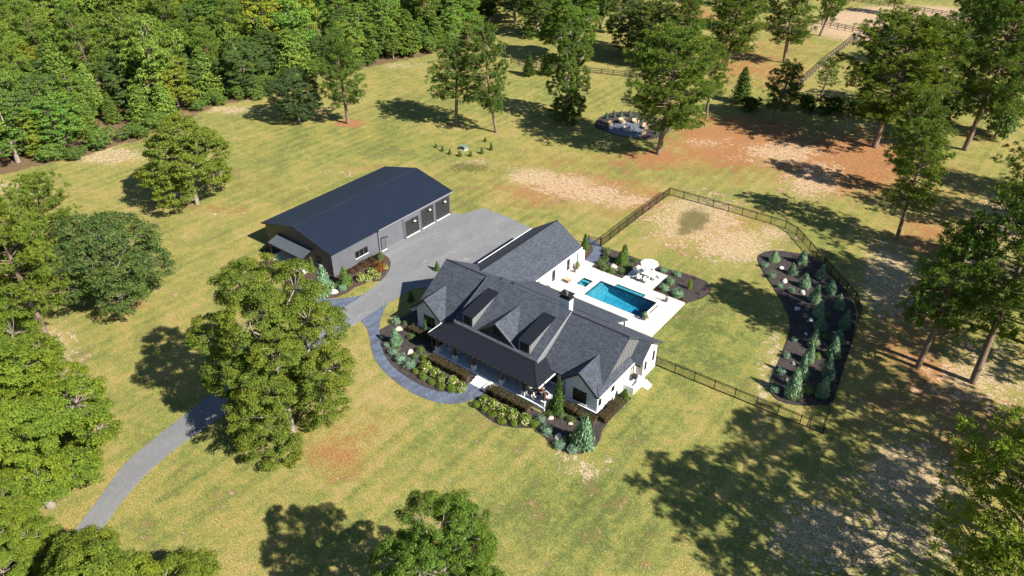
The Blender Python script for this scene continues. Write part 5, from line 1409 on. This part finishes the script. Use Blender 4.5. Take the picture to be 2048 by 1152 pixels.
row('spruce', EAST_LEFT, '%s blue conifer from the back in the left row of the fenced mulch bed', 'conifers in the fenced mulch bed', .82, 1.05, None, (1.15,1.15,1.05))
row('spruce', EAST_RIGHT, '%s blue conifer from the back in the right row along the fence', 'conifers in the fenced mulch bed', .82, 1.05, None, (1.15,1.15,1.05))
row('silver', EAST_SILVER, '%s silver juniper in the row at the lawn side of the fenced mulch bed', 'silver junipers in the fenced mulch bed', 1, 1, 1.35)
row('green', EAST_PALE, '%s pale low shrub between the conifer rows of the fenced mulch bed', 'pale shrubs in the fenced mulch bed', 1, 1, 1.3, (1.5,1.4,1.1))
row('spruce', FL_SPRUCE, 'blue spruce in the front bed beside the curved path', None, .88, 1.05, None, (1.05,1.1,.95))
row('silver', FL_SILVER, '%s silver juniper of the front bed along the curved path', 'silver junipers left of the porch', 1, 1.05, 1.4)
row('green', FL_GREEN, '%s small green shrub of the front bed around the blue spruce', 'green shrubs left of the porch', 1, 1, 1.6)
for i, (x, y, h, r) in enumerate(FL_ARB):
    plant('cedar', x, min(y, -.35) if i == 0 else y, h, r, ['slim green cedar in front of the left gable window', 'slim green cedar behind the left end of the house', 'green cedar in the shade left of the house'][i])
row('ball', FL_BALL, '%s clipped boxwood ball from the left in the front bed left of the steps', 'boxwood balls left of the steps', 1, 1.05, 1.75)
row('hyd', FL_HYD, '%s hydrangea from the left between the boxwoods and hedge left of the steps', 'hydrangeas left of the steps', 1, 1.05, 1.7)
row('ball', FR_BALL, '%s clipped boxwood ball from the steps in the front bed right of the steps', 'boxwood balls right of the steps', 1, 1.05, 1.75)
row('hyd', FR_HYD, '%s hydrangea from the steps in the front bed right of the steps', 'hydrangeas right of the steps', 1, 1.05, 1.7)
plant('cedar', FR_ARB[0][0], FR_ARB[0][1], 4.3, .95, 'tall pointed green cedar at the right end of the porch')
plant('cedar', FR_ARB[1][0], FR_ARB[1][1], 1.8, .6, 'small green cedar by the side entry wall')
plant('spruce', FR_SPRUCE[0][0], FR_SPRUCE[0][1]+.3, 4.5, 1.25, 'large blue spruce at the tip of the front bed', tint=(1.05,1.1,.95))
row('silver', FR_SILVER, '%s silver juniper from the porch around the large blue spruce', 'silver junipers right of the porch', 1, 1.1, 1.5)
row('green', FR_GREEN, '%s small green shrub in the bed below the right gable', 'green shrubs right of the porch', 1, 1, 1.6)
plant('spruce', BN_SPRUCE[0][0], BN_SPRUCE[0][1]+.3, 4.2, 1.3, 'plump blue spruce at the corner of the workshop', tint=(1.1,1.2,1.05))
plant('cedar', BN_ARB[0][0], BN_ARB[0][1]+.2, 3.0, .95, 'green cedar beside the workshop wall')
plant('cedar', BN_ARB[1][0], BN_ARB[1][1]-.6, 2.2, .45, 'slim cedar under the workshop canopy end')
row('silver', BN_SILVER, 'small silver shrub beside the white boulder near the workshop', None, 1, 1.1, 1.5, (1.1,1.2,1.1))
row('brown', BN_BROWN, '%s brown mounded shrub from the left under the workshop windows', 'brown shrubs under the workshop windows', 1, 1.05, 1.3)
row('hyd', BN_HYD, '%s pale hydrangea of the bed in front of the workshop', 'hydrangeas by the workshop', 1, 1.1, 1.6, (1.1,1.0,1.0))
row('orange', BN_ORANGE, 'orange shrub at the driveway end of the workshop bed', None, .8, 1.1)
row('green', BN_GREEN, '%s small green shrub near the workshop wall', 'green shrubs by the workshop', .9, 1)
plant('cedar', P1_ARB[0][0], P1_ARB[0][1]+.3, 2.8, .95, 'pointed green cedar in the pool bed beside the boulder', tint=(1.2,1.2,1.1))
plant('cedar', P1_ARB[1][0], P1_ARB[1][1]+.2, 2.6, .75, 'green cedar by the gate at the end of the garage wing', tint=(1.2,1.2,1.1))
row('green', P1_SHRUB, '%s green shrub of the pool bed around the pointed cedar', 'green shrubs in the pool bed', 1, 1.1, 1.4)
row('silver', P2_SHRUB, '%s grey-green shrub of the dark bed right of the umbrella', 'grey-green shrubs by the umbrella', 1, 1.05, 1.3, (.95,1.05,.85))
row('gold', P2_GOLD, 'narrow golden cypress in the dark pool bed', None, .95, .9, None, (1.3,1.25,.9))
row('red', P2_RED, '%s small red shrub in the dark pool bed', 'red shrubs in the pool bed', 1, 1, 1.3)
row('twig', P2_TWIG, '%s thin twiggy shrub in the dark pool bed', 'twiggy shrubs in the pool bed', 1, 1, 1.4)
row('cedar', TR_CYP, '%s small cypress of the ring around the green utility box', 'cypress ring around the utility box', .95, 1.1, None, (1.0,.95,.8))
row('spruce', FIRE_CONIF, '%s small conifer along the back of the fire pit garden', 'conifers of the fire pit garden', 1.0, 1.1, None, (.7,.8,.75))

# hedges: a leafy box each
def hedge(x0, y0, x1, y1, w, h, label, mat='leaf_hedge', seed=3):
    rng = np.random.default_rng(seed)
    L = math.hypot(x1-x0, y1-y0)
    n = int(L*w*420 + L*h*500)
    u = rng.uniform(-.5, .5, n)*L; side = rng.integers(0, 4, n)
    v = np.where(side < 2, rng.uniform(-.5, .5, n)*w, np.where(side == 2, -.5, .5)*w*rng.uniform(.9, 1.05, n))
    z = np.where(side < 2, h*rng.uniform(.9, 1.08, n), rng.uniform(0, h, n))
    bul = 1+.08*np.sin(u*3.1)+.06*np.sin(u*7+1)
    a = math.atan2(y1-y0, x1-x0)
    P = np.stack([u*math.cos(a)-v*bul*math.sin(a), u*math.sin(a)+v*bul*math.cos(a), z*bul], 1)
    nn = np.stack([-np.sign(v)*math.sin(a)*(side >= 2), np.sign(v)*math.cos(a)*(side >= 2), (side < 2)*1.0+.3], 1) + rng.normal(size=(n, 3))*.6
    V, F = cards(P, nn, .13*rng.uniform(.6, 1.3, n), .09, rng)
    t = empty('hedge', ((x0+x1)/2, (y0+y1)/2, .06), label, 'hedge')
    me = fast_mesh('foliage', V, F); me.materials.append(M[mat])
    o = bpy.data.objects.new('foliage', me); COL.objects.link(o); o.parent = t
    o.color = (1, 1, 1, 1)
    mb = MB(); mb.box(-L*.46, L*.46, -w*.4, w*.4, -.05, h*.85)
    c = mb.build('core', M['mulch_brown'], None); c.parent = t; c.rotation_euler = (0, 0, a)
hedge(-20.9, -3.65, -18.0, -3.65, .95, .8, 'left length of the brown hedge along the porch left of the steps', seed=3)
hedge(-17.8, -3.65, -14.8, -3.65, .95, .85, 'right length of the brown hedge along the porch, next to the steps', seed=4)
hedge(-11.8, -3.7, -6.0, -3.7, 1.0, .9, 'long brown hedge along the porch right of the steps', seed=5)
hedge(-3.9, -.75, -1.9, -.75, .9, .85, 'brown hedge under the right gable window', seed=6)
hedge(-1.6, -.85, .6, -.85, 1.0, .8, 'brown hedge at the front right corner of the house', seed=7)
hedge(.85, -.2, .85, 3.8, .95, .75, 'brown hedge along the right wall of the house', seed=8)
hedge(-26.9, -.75, -23.3, -.75, .9, .75, 'brown hedge under the left gable window', seed=9)

# boulders
def boulder(x, y, r, h, label, mat, seed):
    rng = random.Random(seed)
    bm = bmesh.new()
    bmesh.ops.create_icosphere(bm, subdivisions=2, radius=1)
    for v in bm.verts:
        k = 1 + .22*math.sin(3*v.co.x+seed) * math.cos(2.3*v.co.y-seed) + rng.uniform(-.1, .1)
        v.co = Vector((v.co.x*r*k*1.15, v.co.y*r*k*.85, max(-.3, v.co.z*k)*h*.6))
    bmesh.ops.rotate(bm, verts=bm.verts, matrix=Matrix.Rotation(rng.uniform(0, 3), 3, 'Z'))
    me = bpy.data.meshes.new('boulder'); bm.to_mesh(me); bm.free()
    me.materials.append(M[mat])
    o = bpy.data.objects.new('boulder', me); COL.objects.link(o); o.location = (x, y, .1)
    tag(o, label, 'boulder')
BD = [(EAST_ROCK, '%s boulder from the back in the fenced mulch bed', 'rock_pale'), (FL_ROCK, '%s boulder from the porch in the bed beside the curved path', 'rock'), (FR_ROCK, '%s boulder near the large blue spruce', 'rock'),
      (BN_ROCK, '%s boulder beside the blue spruce at the workshop', 'rock_pale'), (P1_ROCK, '%s boulder in the pool bed', 'rock')]
sd_ = 1
for lst, fmt, mt in BD:
    for i, (x, y, h, r) in enumerate(lst):
        sd_ += 1
        boulder(x, y, r, max(.35, min(h, r*1.5)), fmt % ORD[i], mt, sd_)

# ------------------------------------------------------------ pool fence
def fence_run(p0, p1, label, h=1.37, panel=2.4):
    a = Vector((p0[0], p0[1], 0)); b = Vector((p1[0], p1[1], 0))
    L = (b-a).length; d = (b-a)/L
    t = empty('pool_fence', tuple((a+b)/2), label, 'fence', 'black metal fence around the pool yard')
    n = max(1, round(L/panel))
    pk = MB()
    for i in range(n+1):
        q = a + d*(L*i/n)
        if i < n or True:
            mb = MB(); mb.box(q.x-.045, q.x+.045, q.y-.045, q.y+.045, -.1, h+.08); mb.build('post', M['fence'], t)
        if i < n:
            e = a + d*(L*(i+1)/n)
            for z, nm in ((h, 'top_rail'), (h-.18, 'mid_rail'), (.12, 'bottom_rail')):
                mb = MB(); mb.bar((q.x,q.y,z),(e.x,e.y,z),.045,.06); mb.build(nm, M['fence'], t)
            m = int((e-q).length/.125)
            for k in range(1, m):
                c = q + (e-q)*(k/m)
                pk.box(c.x-.012, c.x+.012, c.y-.012, c.y+.012, .12, h)
    o = pk.build('pickets', M['fence'], t)
    o['kind'] = 'stuff'
FL_ = ['pool fence run from the house corner across the front lawn', 'pool fence run along the right side of the fenced mulch bed', 'short pool fence run at the right bend', 'diagonal pool fence run behind the fenced mulch bed',
       'short pool fence run at the upper bend', 'pool fence run of the back side nearest the upper bend', 'pool fence run of the back side nearest the far corner', 'pool fence run leading from the far corner towards the house', 'pool fence run ending at the garden gate']
for i in range(len(FENCE_PTS)-1):
    fence_run(FENCE_PTS[i], FENCE_PTS[i+1], FL_[i])
g0, g1 = (-19.15, 31.75), (-20.9, 31.2)
gt = empty('garden_gate', ((g0[0]+g1[0])/2, (g0[1]+g1[1])/2, 0), 'black metal gate across the walk at the end of the garage wing', 'gate')
for q in (g0, g1): box('post', q[0]-.05, q[0]+.05, q[1]-.05, q[1]+.05, -.1, 1.75, M['fence'], gt)
for z in (.2, 1.3, 1.5):
    mb = MB(); mb.bar((*g0, z), (*g1, z), .03, .045); mb.build('rail', M['fence'], gt)
mb = MB()
for k in range(1, 13):
    c = (g0[0]+(g1[0]-g0[0])*k/13, g0[1]+(g1[1]-g0[1])*k/13)
    mb.box(c[0]-.01, c[0]+.01, c[1]-.01, c[1]+.01, .2, 1.5)
o = mb.build('pickets', M['fence'], gt); o['kind'] = 'stuff'

# ------------------------------------------------------------ pasture rail fences
def rail_fence(pts, label):
    t = empty('rail_fence', (pts[0][0], pts[0][1], 0), label, 'fence', 'wooden rail fences of the pasture')
    for p0, p1 in zip(pts, pts[1:]):
        a = Vector((*p0, 0)); b = Vector((*p1, 0)); L = (b-a).length; n = max(1, round(L/2.6))
        for i in range(n):
            q = a + (b-a)*(i/n)
            box('post', q.x-.09, q.x+.09, q.y-.09, q.y+.09, -.3, 1.5, M['rail_wood'], t)
        for z in (.5, .95, 1.38):
            mb = MB(); mb.bar((a.x,a.y,z),(b.x,b.y,z),.06,.16); mb.build('rail', M['rail_wood'], t)
for pts, lab in ((RAIL1, 'rail fence at the right end of the forest'), (RAIL2, 'long rail fence across the pasture behind the fire pit'), (RAIL3, 'diagonal rail fence running up to the sandy arena'),
                 (RAIL4, 'rail fence along the near side of the sandy arena'), (RAIL5, 'rail fence beyond the sandy arena'), (RAIL6, 'rail fence behind the row of dark wild shrubs')):
    rail_fence(pts, lab)

# ------------------------------------------------------------ things around the pool
def chair(x, y, rz, z, label, mat_seat, mat_frame, group=None, s=1.0):
    t = empty('garden_chair', (x, y, z), label, 'chair', group)
    t.rotation_euler = (0, 0, rz)
    def part(nm, mb, mt):
        o = mb.build(nm, mt, None); o.parent = t; return o
    part('seat', MB().box(-.28*s,.28*s,-.28*s,.28*s,.36*s,.46*s), mat_seat)
    mb = MB(); mb.bar((0,.27*s,.46*s),(0,.40*s,.95*s),.54*s,.07*s); part('backrest', mb, mat_seat)
    for sx in (-1, 1):
        for sy in (-1, 1):
            part('leg', MB().box(sx*.26*s-.022,sx*.26*s+.022,sy*.25*s-.022,sy*.25*s+.022,0,.36*s), mat_frame)
        part('armrest', MB().box(sx*.30*s-.03,sx*.30*s+.03,-.25*s,.28*s,.62*s,.66*s), mat_frame)
    return t
um = empty('patio_umbrella', (-9.1, 28.15, .15), 'white octagonal patio umbrella over the poolside dining table', 'umbrella')
mb = MB(); V = [(-9.1,28.15,2.98)]; F = []
for k in range(8):
    t_ = math.pi/4*k+.2; V.append((-9.1+1.28*math.cos(t_), 28.15+1.28*math.sin(t_), 2.62))
for k in range(8): V.append((V[k+1][0], V[k+1][1], 2.54))
for k in range(8):
    F.append((0, k+1, (k+1) % 8+1)); F.append((k+1, k+9, (k+1) % 8+9, (k+1) % 8+1))
obj('canopy', V, F, M['umbrella'], um)
mb = MB(); mb.tube([(-9.1,28.15,.15),(-9.1,28.15,3.05)], .03, 8); mb.build('pole', M['trim_grey'], um)
mb = MB(); mb.tube([(-9.1,28.15,.15),(-9.1,28.15,.25)], .3, 12); mb.build('base', M['trim_grey'], um)
for k in range(8):
    t_ = math.pi/4*k+.2; mb = MB(); mb.bar((-9.1,28.15,2.9),(-9.1+1.26*math.cos(t_),28.15+1.26*math.sin(t_),2.60),.02,.02); mb.build('rib', M['trim_grey'], um)
tb = empty('dining_table', (-9.5, 28.2, .15), 'white dining table beside the patio umbrella', 'table')
box('table_top', -10.4, -8.6, 27.75, 28.75, .85, .92, M['white_trim'], tb)
for sx in (-10.3, -8.78):
    for sy in (27.83, 28.6): box('leg', sx, sx+.08, sy, sy+.08, .15, .85, M['white_trim'], tb)
for i, (x, y, rz) in enumerate(((-10.0,29.25,0),(-9.0,29.25,0.1),(-10.05,27.3,3.14),(-8.95,27.25,3.0),(-8.1,28.3,-1.57),(-10.95,28.3,1.57))):
    chair(x, y, rz, .15, '%s chair around the white poolside dining table' % ORD[i], M['cushion'], M['white_trim'], 'poolside dining chairs', 1.0)
bn = empty('stone_bench', (-9.5, 26.9, .15), 'low L-shaped stone bench beside the poolside dining table', 'bench')
box('seat', -10.25, -8.85, 26.7, 27.05, .15, .5, M['trim_grey'], bn); box('return', -10.25, -9.95, 27.053, 28.1, .15, .5, M['trim_grey'], bn)
box('cushion', -10.2, -8.9, 26.74, 27.01, .503, .58, M['cushion'], bn)
fb = empty('fire_wall', (-4.75, 21.5, .15), 'white raised wall with a long dark fire trough at the end of the pool', 'fire feature')
box('block', -4.98, -4.2, 19.6, 23.4, .1, .58, M['white_trim'], fb); box('trough', -4.62, -4.42, 20.4, 22.6, .583, .62, M['pot'], fb)
def potted(x, y, label, kind='green', h=.8, r=.35):
    t = empty('potted_plant', (x, y, .15), label, 'potted plant')
    mb = MB(); mb.tube([(0,0,0),(0,0,.3),(0,0,.42)], [.16,.22,.25], 10); o = mb.build('pot', M['pot'], None); o.parent = t
    f = bpy.data.objects.new('foliage', PM[kind][0]); COL.objects.link(f); f.parent = t; f.location = (0,0,.38); f.scale = (r, r, h); f.color = (1.2,1.1,.8,1)
potted(-4.6, 19.2, 'potted plant at the house end of the fire wall'); potted(-4.35, 24.6, 'potted plant near the corner of the dark pool bed', 'twig')
potted(-18.3, 24.3, 'left potted plant against the garage wing wall'); potted(-18.1, 23.3, 'right potted plant against the garage wing wall', 'twig'); potted(-18.3, 17.0, 'potted plant by the wing near the house', 'green', .6)
ot = empty('ottoman', (-17.6, 20.6, .15), 'brown woven ottoman on the deck by the garage wing', 'ottoman')
box('body', -18.0, -17.2, 20.2, 21.0, .2, .55, M['pot'], ot); box('cushion', -17.97, -17.23, 20.23, 20.97, .553, .64, M['wicker'], ot)
for sx in (-17.95, -17.33):
    for sy in (20.25, 20.87): box('leg', sx, sx+.08, sy, sy+.08, .15, .2, M['black'], ot)

# porch furniture
for i, (x, y, rz, lab) in enumerate(((-19.7,-1.2,.25,'left dark lounge chair at the left end of the porch'),(-18.6,-1.0,-.2,'right dark lounge chair at the left end of the porch'))):
    chair(x, y, rz, PF, lab, M['cushion'], M['black'], None, 1.15)
tb = empty('porch_table', (-6.9, -1.0, PF), 'round table on the sunny right end of the porch', 'table')
mb = MB(); mb.tube([(-6.9,-1.0,PF+.68),(-6.9,-1.0,PF+.73)], .5, 18); mb.build('table_top', M['wood'], tb)
mb = MB(); mb.tube([(-6.9,-1.0,PF),(-6.9,-1.0,PF+.68)], .06, 8); mb.build('leg', M['black'], tb)
mb = MB(); mb.tube([(-6.9,-1.0,PF+.005),(-6.9,-1.0,PF+.04)], .28, 14); mb.build('base', M['black'], tb)
for i, (x, y, rz) in enumerate(((-7.7,-1.1,1.57),(-6.1,-.9,-1.57),(-6.9,-.2,0),(-6.8,-1.8,3.14))):
    chair(x, y, rz, PF, '%s chair around the round porch table' % ORD[i], M['cushion'], M['wood'], 'porch table chairs', .95)

# ------------------------------------------------------------ fire pit garden
fp = empty('fire_pit', (*FIRE_BOWL, .13), 'low stone fire pit in the middle of the flagstone patio', 'fire pit')
V = []; F = []; n = 16
for k in range(n):
    t_ = 2*math.pi*k/n
    for (r, z) in ((.95,0),(.95,.42),(.7,.42),(.65,.15)): V.append((FIRE_BOWL[0]+r*math.cos(t_)*1.1, FIRE_BOWL[1]+r*math.sin(t_), .13+z))
for k in range(n):
    for j in range(3):
        a = k*4+j; b_ = ((k+1) % n)*4+j; F.append((a, b_, b_+1, a+1))
obj('ring', V, F, M['rock_pale'], fp)
obj('ash_bed', [(FIRE_BOWL[0]+.7*math.cos(2*math.pi*k/n)*1.1, FIRE_BOWL[1]+.7*math.sin(2*math.pi*k/n), .30) for k in range(n)], [tuple(range(n))], M['mulch'], fp)
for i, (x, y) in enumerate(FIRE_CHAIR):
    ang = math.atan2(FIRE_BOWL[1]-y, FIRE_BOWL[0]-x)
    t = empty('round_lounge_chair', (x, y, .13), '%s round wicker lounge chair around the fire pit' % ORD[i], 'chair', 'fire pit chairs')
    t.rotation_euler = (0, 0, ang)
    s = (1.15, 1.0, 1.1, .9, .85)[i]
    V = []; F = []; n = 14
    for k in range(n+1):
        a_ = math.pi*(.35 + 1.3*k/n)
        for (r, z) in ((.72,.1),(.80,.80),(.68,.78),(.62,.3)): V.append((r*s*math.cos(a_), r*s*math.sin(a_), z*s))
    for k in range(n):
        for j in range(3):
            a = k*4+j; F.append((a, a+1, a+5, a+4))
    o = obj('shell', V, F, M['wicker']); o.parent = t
    mb = MB(); mb.tube([(0,0,.28*s),(0,0,.46*s)], .62*s, 14); o = mb.build('cushion', M['wicker']); o.parent = t  # cushion takes the darker wicker colour to stand in for tree shade
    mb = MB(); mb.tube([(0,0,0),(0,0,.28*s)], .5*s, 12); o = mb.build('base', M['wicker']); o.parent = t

# utility box
ub = empty('utility_box', (*TR_BOX, 0), 'green utility box inside the ring of small cypresses', 'utility box')
x, y = TR_BOX
box('cabinet', x-.55, x+.55, y-.45, y+.45, .08, .75, M['util_green'], ub)
box('pad', x-.7, x+.7, y-.6, y+.6, -.1, .079, M['rock_pale'], ub)
slab('lid', [(x-.58,y-.48,.76),(x+.58,y-.48,.76),(x+.58,y+.48,.86),(x-.58,y+.48,.86)], .05, M['util_green'], ub)
box('door', x-.5, x+.5, y-.47, y-.452, .15, .68, M['trim_grey'], ub)

# ------------------------------------------------------------ vehicle under the tree
def vehicle(x, y, rz):
    t = empty('parked_car', (x, y, .03), 'grey car parked on the driveway under the big yellow-green tree', 'car')
    t.rotation_euler = (0, 0, rz)
    def loft(nm, secs, mt, parent=t):
        V = []; F = []
        for (yy, w, z0, z1, wt) in secs:
            V += [(-w, yy, z0), (w, yy, z0), (w, yy, z0+(z1-z0)*.6), (wt, yy, z1), (-wt, yy, z1), (-w, yy, z0+(z1-z0)*.6)]
        for i in range(len(secs)-1):
            for j in range(6): F.append((i*6+j, i*6+(j+1) % 6, (i+1)*6+(j+1) % 6, (i+1)*6+j))
        F.append(tuple(reversed(range(6)))); F.append(tuple(range(len(V)-6, len(V))))
        o = obj(nm, V, F, mt); o.parent = parent
        md = o.modifiers.new('bevel', 'BEVEL'); md.width = .06; md.segments = 2; md.limit_method = 'ANGLE'
        return o
    loft('body', [(-2.4,.80,.45,.95,.72),(-2.2,.93,.32,1.05,.86),(-1.2,.96,.3,1.08,.9),(1.0,.96,.3,1.08,.9),(2.0,.93,.32,1.0,.84),(2.4,.78,.42,.86,.68)], M['car_paint'])
    loft('cabin', [(-2.0,.82,1.0,1.1,.70),(-1.5,.86,1.0,1.66,.68),(.2,.86,1.0,1.70,.68),(1.15,.82,1.0,1.1,.68)], M['glass'])
    loft('roof', [(-1.5,.69,1.64,1.70,.6),(-.6,.71,1.68,1.75,.62),(.25,.69,1.66,1.73,.6)], M['car_paint'])
    for sx in (-1, 1):
        for yy in (-1.45, 1.5):
            mb = MB(); mb.tube([(sx*.74,yy,.34),(sx*.97,yy,.34)], .34, 16); w = mb.build('wheel', M['tyre']); w.parent = t
            mb = MB(); mb.tube([(sx*.965,yy,.34),(sx*.985,yy,.34)], .2, 12); r_ = mb.build('rim', M['chrome']); r_.parent = w
        o = MB().box(sx*.66-.14, sx*.66+.14, 2.30, 2.42, .66, .8).build('headlight', M['lamp_glass']); o.parent = t
        o = MB().box(sx*.70-.1, sx*.70+.1, -2.43, -2.34, .75, .92).build('tail_light', M['leaf_red']); o.parent = t
        o = MB().box(sx*1.05-.1, sx*1.05+.1, .75, .9, 1.05, 1.2).build('mirror', M['car_paint']); o.parent = t
    return t
vehicle(-35.2, -13.6, R_(-2))
